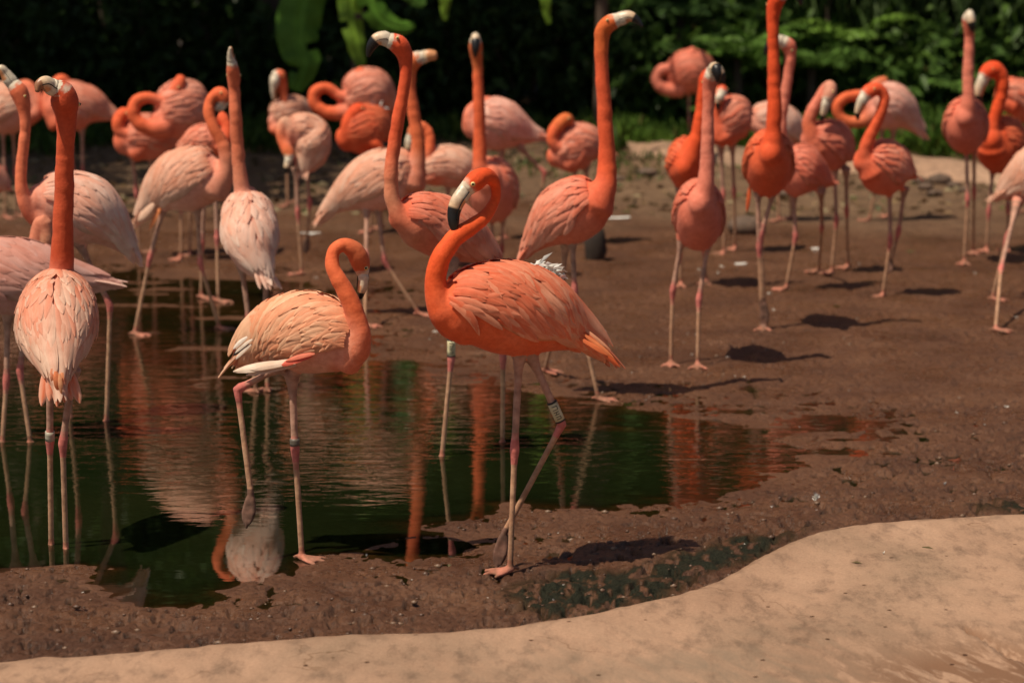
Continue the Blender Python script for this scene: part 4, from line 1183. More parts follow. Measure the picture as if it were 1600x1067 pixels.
    for (x0, y0, x1, y1, dz, wpx, ec) in (extra or []):      # single long feathers that stand out
        a_, b_ = W3((x0, y0, dz), D), W3((x1, y1, dz), D)
        ax = b_ - a_; S_ = unit(np.cross(ax, np.array([0, .8, -0.6]))); Nn = unit(np.cross(S_, ax))
        if Nn[1] > 0: Nn = -Nn
        w_ = wpx * px_m(a_); V, Cc, UV = [], [], []
        for q in range(len(FV)):
            for uu in np.linspace(-1, 1, 5):
                V.append(a_ + ax * FV[q] + S_ * uu * FW[q] * w_ + Nn * (.006 * math.sin(FV[q] * 3.1) - uu * uu * w_ * .25)); UV.append((uu, FV[q]))
                Cc.append(np.asarray(ec) * (.9 + .2 * rr.random()))
        mesh_obj('long_feather', lv(V), [(i * 5 + j, i * 5 + j + 1, (i + 1) * 5 + j + 1, (i + 1) * 5 + j) for i in range(len(FV) - 1) for j in range(4)], M_FEATH, root, col=np.array(Cc), uv=np.array(UV))
    if fluff:                          # loose white down showing over the back
        for (px, py, dz, n_, ln) in fluff:
            fb = Bag(); c0 = W3((px, py, dz), D)
            d = T.T[12] * 1.0 + rr.normal(size=(n_, 3)) * .38 + np.array([0, 0, .02])
            leaves_mesh(fb, lv(c0 + rr.normal(size=(n_, 3)) * np.array([.022, .018, .007])), d, ln * (.4 + .6 * rr.random(n_)), ln * .20, np.tile([[.80, .78, .73]], (n_, 1)) * (.85 + .2 * rr.random((n_, 1))), .1)
            fb.build('down_tuft', M_FEATH, root, uv=None) if False else mesh_obj('down_tuft', np.vstack(fb.V), fb.F, M_WHITE, root)
    # ---------------- leg band
    if band:
        for (li, s0, s1, m_, marks) in band:
            L3, jt = ankles[li]
            a_, b_ = L3[jt - 1], L3[jt]
            C = a_ + (b_ - a_) * np.linspace(s0, s1, 4)[:, None]
            V, Fc = loft(C, .0150, .0150, 16)
            bo = mesh_obj('leg_band', lv(V), Fc, m_, root)
            if marks:
                ax = unit(b_ - a_); toC = unit(CAM - C[1]); rt = unit(np.cross(ax, toC)); fw = np.cross(rt, ax)
                hgt = np.linalg.norm(C[-1] - C[0])
                kb = Bag()
                strokes = [(.18, -.6, .18, .6), (.18, -.6, .36, -.6), (.36, -.6, .36, .55), (.48, -.55, .48, .6), (.48, .1, .60, .1), (.60, -.55, .60, .55), (.72, -.5, .72, .5), (.72, -.5, .84, -.5), (.84, -.5, .84, .5)]
                for (s_a, x_a, s_b, x_b) in strokes:
                    pa, pb = [], []
                    pts = [C[0] + ax * hgt * (s_a + (s_b - s_a) * f) + (rt * math.sin((x_a + (x_b - x_a) * f) * .9) + fw * math.cos((x_a + (x_b - x_a) * f) * .9)) * .0153 for f in np.linspace(0, 1, 5)]
                    V, Fc = loft(np.array(pts), .0011, .0011, 5); kb.add(lv(V), Fc)
                kb.build('band_marking', M_INK, bo)
                for e in (0, -1):
                    V, Fc = loft(np.array([C[e] - ax * .002, C[e] + ax * .002]), .0158, .0158, 16); mesh_obj('band_edge', lv(V), Fc, M_INK, bo)
    return root
# colour sets: body, neck, wing feather, wing streak, tail
C_HERO = ((.80, .145, .05), (.82, .105, .022), (.90, .44, .27), (.80, .115, .032), (.76, .105, .032))
C_BEIGE = ((.78, .32, .22), (.79, .16, .055), (.86, .53, .33), (.80, .28, .135), (.86, .57, .41))
C_BACK = ((.70, .26, .17), (.64, .100, .035), (.80, .56, .42), (.78, .22, .11), (.8, .18, .065))  # neck and body pigment darkened in place of shade on the back-view bird
C_PINK_SHADED = ((.54, .24, .19), (.68, .24, .14), (.66, .38, .32), (.62, .23, .16), (.78, .54, .44))  # dulled pink: shade over the left-edge bird is put into its pigment
C_WHITE = ((.80, .36, .26), (.81, .21, .10), (.90, .68, .56), (.85, .36, .23), (.88, .48, .35))
C_TAN = ((.73, .30, .21), (.82, .17, .062), (.83, .56, .42), (.79, .30, .17), (.82, .42, .28))
C_PINK = ((.80, .23, .14), (.82, .145, .05), (.86, .43, .31), (.80, .19, .095), (.78, .17, .08))
C_CORAL = ((.78, .17, .085), (.82, .12, .04), (.85, .38, .26), (.80, .15, .065), (.74, .14, .055))
C_RED = ((.78, .115, .038), (.82, .095, .022), (.80, .22, .10), (.78, .115, .04), (.72, .10, .035))
C_ROSE = ((.78, .20, .12), (.80, .24, .155), (.80, .30, .20), (.76, .165, .09), (.7, .17, .10))
C_BLUSH = ((.84, .36, .27), (.82, .15, .05), (.90, .58, .47), (.84, .32, .22), (.8, .22, .11))

# ---- the two birds in front
make_bird('bright orange flamingo in front with looped neck, black-tipped beak down and banded raised leg', (797, 902),
    [(688, 478, -.09, 24), (710, 478, -.08, 46), (745, 478, -.05, 62), (795, 482, 0, 72), (845, 492, .04, 63), (888, 510, .08, 41), (925, 532, .11, 20), (950, 555, .13, 8)],
    [(730, 505, -.05, 36), (704, 497, -.085, 30), (686, 472, -.1, 22), (681, 440, -.1, 18), (689, 403, -.1, 16.5), (712, 372, -.08, 15), (742, 351, -.05, 12.5), (764, 331, -.02, 10), (775, 306, .0, 8.5), (772, 284, -.01, 10), (759, 275, -.03, 14), (743, 283, -.05, 17), (728, 296, -.06, 13)],
    [(724, 302, -.065, 12.5), (715, 315, -.075, 12), (709, 333, -.08, 10.5), (709, 350, -.085, 8.5), (711, 366, -.085, 3)],
    [([(812, 540), (804, 704), (797, 903)], 'g'), ([(826, 548), (878, 663), (788, 832)], 'l', .05, .02, 1, (776, 890))],
    C_HERO, near=2, eye=(739, 288), rows=(11, 13), band=[(1, .70, .95, M_BAND, True)], tipblack=.44, drape=.75, fluff=[(828, 419, .10, 130, .06), (848, 427, .09, 150, .045)], face_from=.93, vert=1.02, extra=[(905, 512, 969, 574, .04, 4, (.68, .13, .04)), (912, 522, 960, 560, .02, 3.5, (.78, .24, .09)), (905, 528, 950, 556, .01, 4, (.74, .18, .06)), (928, 532, 950, 558, .03, 2, (.08, .03, .02)), (900, 505, 955, 548, .05, 3, (.80, .36, .2))])
make_bird('beige-winged flamingo preening its breast, one leg raised, at the near water edge', (472, 875),
    [(560, 545, -.08, 26), (545, 540, -.06, 42), (515, 528, -.03, 58), (478, 520, 0, 64), (438, 522, .03, 56), (405, 535, .06, 40), (382, 552, .08, 22), (368, 565, .09, 9)],
    [(540, 560, -.06, 30), (556, 546, -.08, 22), (562, 522, -.09, 18), (555, 492, -.09, 16.5), (544, 465, -.09, 15), (530, 437, -.09, 13.5), (519, 412, -.08, 11.5), (521, 393, -.07, 10.5), (534, 383, -.06, 11), (549, 387, -.05, 14), (560, 402, -.04, 17), (565, 418, -.03, 14), (567, 428, -.03, 10)],
    [(568, 434, -.03, 9), (567, 444, -.03, 9.5), (565, 455, -.03, 8), (563, 464, -.03, 5)],
    [([(456, 580), (461, 702), (472, 874)], 'g'), ([(442, 572), (371, 608), (392, 772)], 'l', -.02, .0, 1, (385, 826))],
    C_BEIGE, near=2, eye=(572, 419), rows=(11, 13), tipblack=.80, extra=[(455, 566, 364, 580, -.10, 8, (.80, .64, .50)), (388, 536, 364, 556, -.04, 4, (.03, .026, .024)), (386, 526, 364, 546, -.045, 3.5, (.84, .76, .66)), (392, 538, 368, 562, -.05, 3, (.82, .72, .6)), (394, 530, 367, 552, -.048, 3, (.80, .70, .58)), (487, 555, 438, 571, -.115, 6, (.72, .13, .08)), (492, 552, 446, 564, -.118, 4, (.72, .2, .12)), (470, 562, 390, 578, -.108, 6, (.80, .62, .48)), (462, 570, 384, 586, -.1, 5, (.76, .56, .42))], drape=.95, band=[(0, .86, .95, M_BANDD, False)], face_from=.93, head_c=(.66, .16, .06))

# ---- left group
make_bird('flamingo seen from behind at the left edge, tall neck, looking left', (103, 855),
    [(94, 438, .22, 24), (93, 452, .18, 40), (91, 480, .11, 56), (88, 512, .03, 60), (88, 548, -.06, 46), (90, 576, -.13, 25), (92, 596, -.17, 11), (93, 606, -.18, 6)],
    [(94, 470, .17, 34), (96, 432, .165, 22), (97, 395, .15, 18.5), (99, 335, .14, 16.5), (101, 265, .13, 15.5), (103, 215, .12, 15), (103, 180, .12, 19), (100, 155, .11, 23), (94, 142, .1, 20), (86, 138, .09, 14)],
    [(80, 136, .08, 11), (70, 130, .06, 10.5), (62, 133, .05, 8.5), (58, 142, .04, 4)],
    [([(78, 575), (78, 690), (80, 850)], 'g', 0, -.06), ([(114, 575), (98, 694), (103, 856)], 'g', 0, -.06)],
    C_BACK, near=2, lat=1.0, vert=.95, flat=.1, rows=(10, 11), band=[(0, .86, .98, M_BANDG, False)], tipblack=.62, tipcol=(.36, .16, .08), drape=.15, phmax=1.7, wing=(.14, .9), extra=[(87, 580, 90, 610, -.205, 5, (.80, .26, .11)), (97, 582, 95, 606, -.20, 4.5, (.82, .34, .16)), (81, 576, 84, 600, -.19, 4, (.78, .30, .16)), (93, 584, 96, 616, -.21, 3.5, (.84, .40, .20))])
make_bird('shade-toned pink flamingo cut by the left edge, its white tail pointing right', (48, 690),
    [(-70, 425, 0, 30), (-45, 430, 0, 46), (15, 432, 0, 60), (75, 436, 0, 50), (125, 438, .02, 26), (155, 440, .03, 13), (172, 442, .04, 6)],
    [(-40, 428, .06, 26), (10, 424, .15, 15), (42, 408, .17, 12), (55, 378, .17, 11.5), (61, 355, .17, 12), (67, 347, .17, 12.5), (72, 362, .17, 12.5), (72, 390, .17, 11), (70, 412, .17, 9)],
    None,
    [([(12, 485), (10, 596), (3, 690)], 'g'), ([(42, 485), (31, 580), (48, 690)], 'g')],
    C_PINK_SHADED, near=1, face_from=1.2, eyes=False, rows=(9, 9), head_c=(.68, .34, .2))
make_bird('white-backed flamingo at left with slim S-curved neck, beak pointing up left', (165, 660),
    [(62, 312, -.04, 26), (78, 312, -.03, 40), (105, 318, 0, 50), (138, 332, .02, 54), (168, 352, .04, 38), (190, 376, .06, 20), (208, 400, .08, 7)],
    [(80, 338, -.03, 26), (60, 340, -.05, 18), (44, 328, -.07, 13), (35, 300, -.08, 11), (33, 262, -.08, 9.5), (38, 222, -.08, 9), (39, 188, -.08, 9), (36, 162, -.08, 12), (29, 143, -.08, 15), (20, 131, -.08, 11)],
    [(15, 125, -.085, 9), (8, 115, -.09, 8), (1, 107, -.1, 5.5), (-5, 108, -.1, 3)],
    [([(122, 375), (172, 478), (166, 657)], 'g'), ([(102, 372), (114, 500), (109, 652)], 'g')],
    C_WHITE, near=1, rows=(9, 9), tipblack=2, drape=.4)
make_bird('tan-winged flamingo bending its neck in a hook behind the tall straight-necked bird', (210, 525),
    [(346, 270, -.03, 22), (334, 274, -.02, 38), (308, 277, 0, 48), (278, 286, .02, 48), (250, 303, .04, 33), (230, 326, .06, 16), (216, 344, .07, 6)],
    [(335, 292, -.04, 30), (351, 272, -.06, 17), (354, 245, -.07, 12), (345, 220, -.07, 10.5), (333, 197, -.07, 9.5), (326, 172, -.06, 9), (332, 153, -.05, 9), (344, 147, -.04, 12), (350, 156, -.04, 11), (347, 164, -.04, 8)],
    [(344, 167, -.04, 6.5), (338, 173, -.04, 6), (336, 184, -.04, 3)],
    [([(256, 322), (234, 404), (210, 523)], 'g'), ([(308, 320), (313, 412), (343, 514)], 'g')],
    C_TAN, near=1, rows=(9, 9), drape=.9, extra=[(252, 322, 233, 360, -.03, 3.5, (.80, .27, .10)), (240, 318, 215, 346, -.04, 6, (.76, .50, .36))], lower=(.70, .26, .15))
make_bird('white-backed flamingo with tall straight neck, beak pointing straight up', (400, 613),
    [(384, 305, .13, 20), (385, 318, .11, 32), (388, 345, .06, 41), (392, 378, 0, 42), (400, 408, -.05, 30), (411, 428, -.08, 16), (418, 440, -.1, 7)],
    [(385, 335, .09, 26), (379, 306, .09, 15), (375, 275, .09, 12), (371, 230, .09, 10.5), (368, 180, .08, 10), (366, 140, .08, 9.5), (365, 120, .07, 11), (363, 104, .05, 9.5), (362, 96, .045, 8)],
    [(361, 91, .04, 6.5), (360, 84, .03, 5.5), (360, 76, .02, 3.5)],
    [([(377, 410), (389, 502), (400, 613)], 'g'), ([(416, 425), (414, 490), (418, 612)], 'g')],
    C_WHITE, near=1, lat=1.0, vert=.95, flat=.2, rows=(8, 8), tipblack=2, drape=.2, phmax=1.7, lower=(.70, .26, .15))
make_bird('pinkish flamingo half hidden behind the hook-necked tan bird, head tucked', (341, 472),
    [(346, 222, -.02, 16), (332, 222, 0, 25), (310, 224, .03, 26), (292, 232, .05, 14), (280, 240, .06, 5)],
    [(342, 232, -.03, 14), (354, 214, -.02, 9), (353, 195, 0, 8.5), (344, 183, .02, 10), (336, 190, .04, 10), (332, 200, .05, 7)],
    None, [([(335, 242), (339, 372), (341, 472)], 'g'), ([(322, 242), (316, 380), (314, 466)], 'g')], C_CORAL, near=0, rows=(6, 6))
make_bird('beige flamingo at far left edge with neck folded on its back', (8, 350),
    [(54, 165, -.03, 16), (44, 165, -.02, 30), (18, 168, 0, 40), (-15, 174, .02, 34), (-45, 182, .04, 14), (-58, 186, .05, 6)],
    [(42, 180, -.04, 20), (57, 176, -.05, 12), (60, 160, -.05, 10), (52, 146, -.04, 10), (40, 134, -.02, 10), (28, 138, 0, 8), (20, 146, .0, 6)],
    None, [([(4, 198), (7, 270), (8, 350)], 'g'), ([(20, 198), (24, 270), (27, 346)], 'g')], C_TAN, near=0, rows=(7, 7))
make_bird('peach flamingo standing side on behind the back-view bird, dark tail to the right', (128, 352),
    [(80, 172, -.04, 20), (94, 168, -.03, 33), (118, 166, 0, 38), (145, 168, .02, 28), (166, 177, .04, 14), (184, 184, .05, 6)],
    [(92, 188, -.04, 22), (77, 172, -.05, 12), (74, 155, -.05, 9), (83, 135, -.04, 9), (97, 126, -.02, 10), (106, 134, .0, 9), (110, 142, .0, 6)],
    None, [([(128, 195), (129, 270), (128, 352)], 'g'), ([(112, 195), (114, 265), (116, 346)], 'g')], C_PINK, near=0, rows=(7, 7))
make_bird('pink flamingo with round looped neck and orange head resting on its back, left of centre', (283, 410),
    [(248, 190, -.09, 18), (260, 186, -.07, 32), (283, 172, 0, 46), (303, 163, .09, 36), (316, 160, .18, 14)],
    [(262, 197, -.1, 20), (240, 201, -.12, 13.5), (219, 194, -.13, 11.5), (208, 177, -.13, 10.5), (213, 159, -.12, 10), (232, 153, -.11, 9), (254, 158, -.1, 9), (270, 151, -.09, 10.5), (278, 135, -.08, 11.5), (284, 121, -.06, 8)],
    None, [([(283, 208), (283, 320), (283, 409)], 'g'), ([(298, 205), (297, 310), (297, 402)], 'g')], C_PINK, near=0, rows=(7, 7), face_from=1.2)
make_bird('orange-necked flamingo with S-folded neck below the round-looped one', (218, 405),
    [(192, 222, -.07, 20), (206, 220, -.05, 30), (232, 214, 0, 36), (255, 214, .05, 30), (274, 216, .09, 14), (284, 216, .1, 6)],
    [(210, 240, -.08, 16), (225, 228, -.09, 10), (229, 214, -.09, 9), (215, 205, -.09, 8.5), (199, 210, -.1, 9), (187, 205, -.1, 9.5), (184, 191, -.1, 10), (192, 179, -.08, 11), (204, 176, -.05, 8)],
    None, [([(206, 240), (213, 300), (218, 404)], 'g'), ([(236, 242), (238, 305), (240, 398)], 'g')], C_PINK, near=0, rows=(7, 7), face_from=1.2)
make_bird('small orange-headed flamingo at the back, pale beak hanging straight down, left of the banana leaf', (450, 332),
    [(428, 192, -.05, 12), (434, 188, -.04, 20), (450, 176, 0, 25), (466, 172, .05, 20), (482, 180, .08, 7)],
    [(432, 205, -.06, 14), (440, 186, -.06, 8.5), (443, 165, -.06, 7), (443, 145, -.06, 7), (441, 130, -.06, 8), (435, 119, -.07, 11), (430, 122, -.08, 10)],
    [(429, 131, -.08, 6.5), (428, 142, -.08, 6), (428, 154, -.08, 3.5)],
    [([(445, 195), (448, 255), (450, 332)], 'g'), ([(460, 195), (462, 250), (463, 326)], 'g')], C_TAN, near=0, rows=(6, 6), tipblack=2)
make_bird('tan flamingo preening downwards, orange head against its breast, one leg to the mud', (472, 432),
    [(452, 210, -.05, 18), (462, 208, -.03, 27), (480, 213, 0, 34), (488, 234, -.02, 32), (480, 258, -.05, 17), (473, 272, -.07, 6)],
    [(456, 202, -.05, 16), (444, 191, -.06, 9), (438, 203, -.08, 8), (441, 220, -.09, 8), (448, 233, -.1, 9.5), (452, 242, -.11, 9.5), (451, 249, -.12, 7)],
    [(450, 253, -.12, 6), (448, 261, -.13, 5.5), (447, 270, -.13, 3)],
    [([(463, 262), (465, 332), (472, 431)], 'g'), ([(478, 262), (484, 318), (480, 372)], 'l', .06, 0, 1, (477, 398))], C_TAN, near=0, rows=(7, 7), head_c=(.70, .17, .06), lower=(.62, .34, .22), tipblack=.6)
make_bird('pink flamingo with wide looped neck under the banana leaves', (585, 342),
    [(540, 168, -.05, 18), (552, 163, -.04, 30), (575, 148, 0, 43), (597, 156, .05, 29), (611, 168, .08, 12), (617, 174, .09, 6)],
    [(556, 170, -.06, 18), (530, 177, -.08, 12), (506, 174, -.09, 10.5), (491, 160, -.09, 10), (493, 143, -.09, 9.5), (512, 138, -.08, 8.5), (527, 148, -.08, 8.5), (541, 153, -.08, 9.5), (553, 140, -.07, 11), (560, 119, -.06, 10.5), (566, 108, -.05, 6)],
    None, [([(578, 182), (582, 250), (585, 341)], 'g'), ([(592, 182), (597, 250), (600, 336)], 'g')], C_PINK, near=0, rows=(7, 7), face_from=1.2)
make_bird('deep orange flamingo with neck folded in an S and white down on its back', (580, 372),
    [(540, 218, -.06, 20), (552, 213, -.05, 32), (572, 204, 0, 41), (593, 204, .05, 31), (607, 212, .08, 13), (613, 218, .09, 6)],
    [(575, 250, -.08, 16), (592, 238, -.09, 10), (587, 226, -.1, 9), (566, 221, -.1, 9), (548, 218, -.1, 9.5), (541, 204, -.1, 9.5), (548, 184, -.09, 11), (561, 171, -.07, 11), (572, 174, -.03, 7)],
    None, [([(572, 240), (577, 300), (580, 371)], 'g'), ([(590, 240), (594, 300), (597, 364)], 'g')], C_RED, near=0, rows=(7, 7), face_from=1.2, fluff=[(585, 168, -.02, 14, .07)])
make_bird('beige-backed flamingo walking right, straight neck, head turned right with blunt orange beak', (660, 498),
    [(652, 272, -.01, 20), (640, 272, 0, 34), (612, 278, 0, 46), (576, 288, .02, 43), (542, 305, .04, 27), (518, 324, .06, 13), (502, 340, .07, 6)],
    [(640, 285, -.02, 28), (650, 258, -.02, 16), (653, 225, -.02, 11.5), (648, 185, -.02, 10), (642, 150, -.02, 9.5), (640, 122, -.02, 10), (641, 104, -.02, 12.5), (649, 94, -.03, 13), (659, 90, -.03, 10.5)],
    [(663, 89, -.03, 9), (670, 87, -.04, 9), (678, 87, -.04, 8)],
    [([(590, 322), (600, 408), (655, 497)], 'g'), ([(573, 322), (572, 405), (570, 512)], 'g')], C_TAN, near=1, rows=(8, 8), tipblack=.5, tipcol=(.72, .32, .14), drape=.5, head_c=(.70, .16, .05), lower=(.70, .17, .06))
make_bird('coral flamingo with dark curved beak pointing down left and a cream leg band', (690, 713),
    [(622, 340, -.07, 20), (638, 342, -.05, 36), (672, 350, 0, 47), (712, 366, .04, 46), (745, 385, .07, 30), (768, 402, .09, 14), (780, 412, .1, 6)],
    [(648, 352, -.05, 30), (624, 338, -.08, 16), (613, 308, -.08, 12.5), (611, 268, -.08, 11.5), (616, 226, -.07, 11), (624, 180, -.07, 10.5), (631, 138, -.07, 9.5), (634, 105, -.07, 10.5), (631, 83, -.07, 14), (621, 69, -.08, 15), (606, 63, -.09, 11.5)],
    [(600, 60, -.095, 10), (589, 62, -.1, 9), (580, 73, -.1, 7.5), (575, 88, -.1, 3)],
    [([(706, 405), (705, 562), (690, 712)], 'g'), ([(776, 410), (786, 560), (785, 690)], 'g')], C_CORAL, near=1, rows=(9, 9), tipblack=.42, eye=(621, 60), band=[(0, .80, .96, M_BAND, True)], drape=.5, lower=(.69, .26, .14))
make_bird('peach flamingo facing left with small hooked head held low, behind the coral-necked pair', (700, 425),
    [(658, 276, -.05, 14), (670, 270, -.04, 24), (695, 260, 0, 32), (725, 266, .03, 30), (748, 276, .05, 14), (760, 282, .06, 6)],
    [(676, 274, -.05, 20), (668, 252, -.06, 10), (672, 226, -.06, 8), (669, 207, -.05, 8), (658, 198, -.05, 9), (648, 205, -.05, 11), (643, 216, -.05, 9)],
    [(641, 222, -.05, 6.5), (639, 233, -.05, 6), (640, 245, -.05, 3)],
    [([(700, 284), (700, 350), (700, 424)], 'g'), ([(720, 284), (722, 350), (724, 420)], 'g')], C_TAN, near=0, rows=(7, 7), head_c=(.70, .2, .08))
make_bird('pink flamingo facing the camera with tall neck and grey beak, behind the front bird\'s head', (770, 442),
    [(764, 280, -.17, 20), (766, 284, -.13, 30), (769, 292, -.05, 37), (772, 302, .04, 38), (775, 308, .13, 27), (778, 312, .2, 12)],
    [(761, 284, -.14, 23), (752, 268, -.17, 15), (750, 225, -.17, 11), (749, 172, -.17, 9.5), (747, 130, -.17, 8.5), (746, 100, -.17, 8.5), (744, 84, -.18, 10.5), (743, 70, -.2, 11.5), (743, 62, -.22, 9)],
    [(743, 60, -.24, 9), (743, 68, -.26, 8.5), (743, 80, -.27, 6.5), (743, 88, -.265, 3)],
    [([(768, 335), (769, 388), (770, 441)], 'g'), ([(786, 335), (784, 390), (783, 436)], 'g')], C_PINK, near=0, lat=1.0, vert=1.25, flat=0, rows=(7, 7), tipblack=.25, head_c=(.70, .17, .05))
make_bird('blush-winged flamingo asleep with head tucked, tail to the right, behind the front bird', (790, 382),
    [(738, 196, -.05, 22), (750, 195, -.04, 34), (778, 195, 0, 41), (808, 204, .03, 29), (832, 211, .05, 14), (850, 214, .06, 6)],
    [(752, 205, -.06, 22), (738, 197, -.07, 13), (733, 184, -.07, 10.5), (738, 171, -.06, 10), (750, 164, -.05, 10), (764, 161, -.03, 10.5), (773, 167, 0, 6)],
    None, [([(783, 232), (785, 300), (790, 381)], 'g'), ([(812, 230), (851, 270), (846, 300)], 'l', .02, 0, 1, (842, 318))], C_BLUSH, near=0, rows=(8, 8), face_from=1.2)
make_bird('orange flamingo with looped neck lying low, left of the tall central bird', (905, 388),
    [(866, 246, -.06, 16), (878, 243, -.05, 27), (900, 230, 0, 37), (922, 228, .04, 30), (942, 234, .07, 14), (952, 238, .08, 6)],
    [(888, 256, -.07, 16), (903, 250, -.09, 10), (909, 238, -.09, 9), (898, 230, -.09, 8.5), (881, 232, -.1, 8.5), (867, 227, -.1, 9.5), (863, 213, -.1, 9.5), (872, 197, -.09, 11), (884, 187, -.07, 11), (893, 191, -.04, 7)],
    None, [([(898, 258), (900, 320), (905, 387)], 'g'), ([(915, 258), (920, 320), (922, 384)], 'g')], C_PINK, near=0, rows=(7, 7), face_from=1.2, head_c=(.70, .16, .04))
make_bird('tall coral flamingo with upright neck, head turned right, tail low at left', (935, 626),
    [(940, 312, -.04, 24), (930, 317, -.03, 38), (906, 326, 0, 49), (876, 340, .02, 47), (851, 360, .04, 31), (832, 382, .06, 15), (820, 398, .07, 7)],
    [(928, 318, -.03, 36), (945, 290, -.03, 20), (948, 252, -.02, 14.5), (946, 200, -.02, 12.5), (943, 150, -.02, 11.5), (940, 100, -.02, 10.5), (940, 68, -.02, 11.5), (943, 47, -.02, 13.5), (954, 36, -.03, 13.5), (966, 31, -.03, 11)],
    [(972, 29, -.035, 9), (983, 26, -.04, 8), (993, 30, -.045, 6), (1003, 41, -.05, 2.5)],
    [([(894, 372), (898, 455), (935, 625)], 'g'), ([(884, 375), (878, 460), (852, 584)], 'g', 0, .08)], C_CORAL, near=1, rows=(9, 9), eye=(949, 32), tipblack=.55, head_c=(.72, .15, .035), drape=.35)

# ---- right group
make_bird('pale rose flamingo far back with tight round neck loop at left', (1078, 245),
    [(1048, 134, -.04, 14), (1056, 128, -.03, 24), (1080, 112, 0, 35), (1098, 114, .03, 27), (1110, 122, .05, 11), (1116, 128, .06, 5)],
    [(1062, 138, -.05, 16), (1046, 141, -.07, 10.5), (1031, 135, -.08, 9), (1025, 121, -.08, 8.5), (1034, 109, -.08, 8.5), (1050, 108, -.07, 8.5), (1066, 104, -.07, 8.5), (1076, 90, -.06, 9.5), (1084, 77, -.05, 6)],
    None, [([(1076, 140), (1077, 192), (1078, 244)], 'g'), ([(1090, 140), (1091, 190), (1092, 240)], 'g')], C_ROSE, near=0, rows=(6, 6), face_from=1.2)
make_bird('orange flamingo hidden behind the rose one facing the camera', (1064, 457),
    [(1070, 262, -.12, 16), (1070, 260, -.08, 26), (1075, 256, 0, 35), (1083, 250, .08, 28), (1093, 245, .15, 10)],
    [(1074, 250, -.09, 22), (1087, 218, -.1, 12), (1094, 182, -.1, 9.5), (1099, 140, -.1, 9), (1104, 120, -.1, 10), (1113, 112, -.1, 9.5)],
    [(1121, 110, -.1, 6), (1127, 117, -.1, 5.5), (1130, 130, -.1, 3)], [([(1062, 290), (1062, 395), (1064, 455)], 'g'), ([(1086, 290), (1098, 385), (1104, 450)], 'g')], C_RED, near=0, lat=.95, vert=1.2, flat=0, rows=(6, 6), tipblack=.4)
make_bird('rose flamingo walking toward the camera with grey-billed head held high, right of centre', (1048, 574),
    [(1093, 316, -.17, 19), (1093, 320, -.13, 30), (1092, 330, -.05, 38), (1092, 344, .04, 39), (1093, 354, .14, 27), (1093, 360, .22, 10)],
    [(1095, 322, -.14, 26), (1102, 292, -.16, 16), (1105, 250, -.16, 12), (1106, 200, -.16, 10.5), (1107, 160, -.16, 10), (1108, 138, -.16, 11.5), (1111, 122, -.17, 13.5), (1114, 113, -.19, 11)],
    [(1116, 108, -.21, 9.5), (1119, 109, -.23, 9), (1121, 118, -.24, 7), (1121, 127, -.235, 3.5)],
    [([(1066, 368), (1051, 455), (1048, 573)], 'g'), ([(1108, 370), (1092, 468), (1090, 577)], 'g')], C_ROSE, near=1, lat=.98, vert=1.27, flat=0, rows=(9, 9), tipblack=.3, drape=.15, phmax=2.0, wing=(.06, .92))
make_bird('orange flamingo preening with beak tucked in its breast behind the rose one', (1131, 403),
    [(1120, 215, -.07, 14), (1130, 208, -.05, 24), (1143, 188, 0, 38), (1157, 180, .06, 28), (1167, 180, .11, 12)],
    [(1132, 215, -.08, 16), (1123, 197, -.09, 9), (1121, 172, -.09, 8), (1123, 152, -.09, 9.5), (1128, 142, -.09, 9.5), (1127, 149, -.11, 8)],
    [(1124, 154, -.12, 5.5), (1122, 162, -.12, 5), (1121, 170, -.12, 3)], [([(1126, 225), (1130, 305), (1131, 402)], 'g'), ([(1144, 222), (1147, 300), (1149, 396)], 'g')], C_CORAL, near=0, rows=(6, 6))
make_bird('vivid orange flamingo facing the camera, tallest neck at right reaching out of the picture', (1190, 524),
    [(1204, 238, -.17, 19), (1204, 242, -.13, 30), (1202, 250, -.05, 37), (1200, 262, .04, 38), (1199, 272, .14, 26), (1198, 278, .22, 10)],
    [(1205, 242, -.14, 25), (1208, 212, -.16, 15), (1210, 165, -.16, 12), (1209, 112, -.16, 10.5), (1208, 62, -.16, 9.5), (1208, 28, -.16, 10.5), (1210, 10, -.16, 13), (1217, -4, -.17, 13), (1225, -10, -.18, 10)],
    [(1230, -12, -.19, 9), (1240, -12, -.2, 8), (1248, -5, -.2, 6), (1252, 6, -.2, 3)],
    [([(1184, 292), (1186, 388), (1191, 522)], 'g'), ([(1210, 295), (1189, 368), (1193, 470)], 'l', .03, 0, 1, (1197, 514))], C_RED, near=1, lat=.98, vert=1.25, flat=0, rows=(9, 9), drape=.15, phmax=2.0, wing=(.06, .92), extra=[(1172, 290, 1167, 332, .1, 3.2, (.78, .15, .05))])
make_bird('pink flamingo partly behind the vivid orange one, white face looking left', (1227, 462),
    [(1222, 262, -.05, 22), (1232, 264, -.03, 34), (1250, 267, 0, 42), (1273, 275, .03, 28), (1290, 283, .05, 13), (1300, 286, .06, 6)],
    [(1234, 258, -.05, 24), (1220, 228, -.05, 13), (1220, 192, -.05, 9.5), (1226, 152, -.05, 8.5), (1232, 112, -.05, 8), (1235, 88, -.05, 9), (1232, 72, -.05, 11.5), (1222, 65, -.06, 10)],
    [(1216, 65, -.07, 7.5), (1206, 67, -.07, 7), (1199, 75, -.07, 5), (1196, 84, -.07, 2.5)],
    [([(1240, 300), (1243, 370), (1228, 461)], 'g'), ([(1283, 296), (1284, 356), (1279, 432)], 'g')], C_ROSE, near=0, rows=(7, 7), tipblack=.5, face_from=.86)
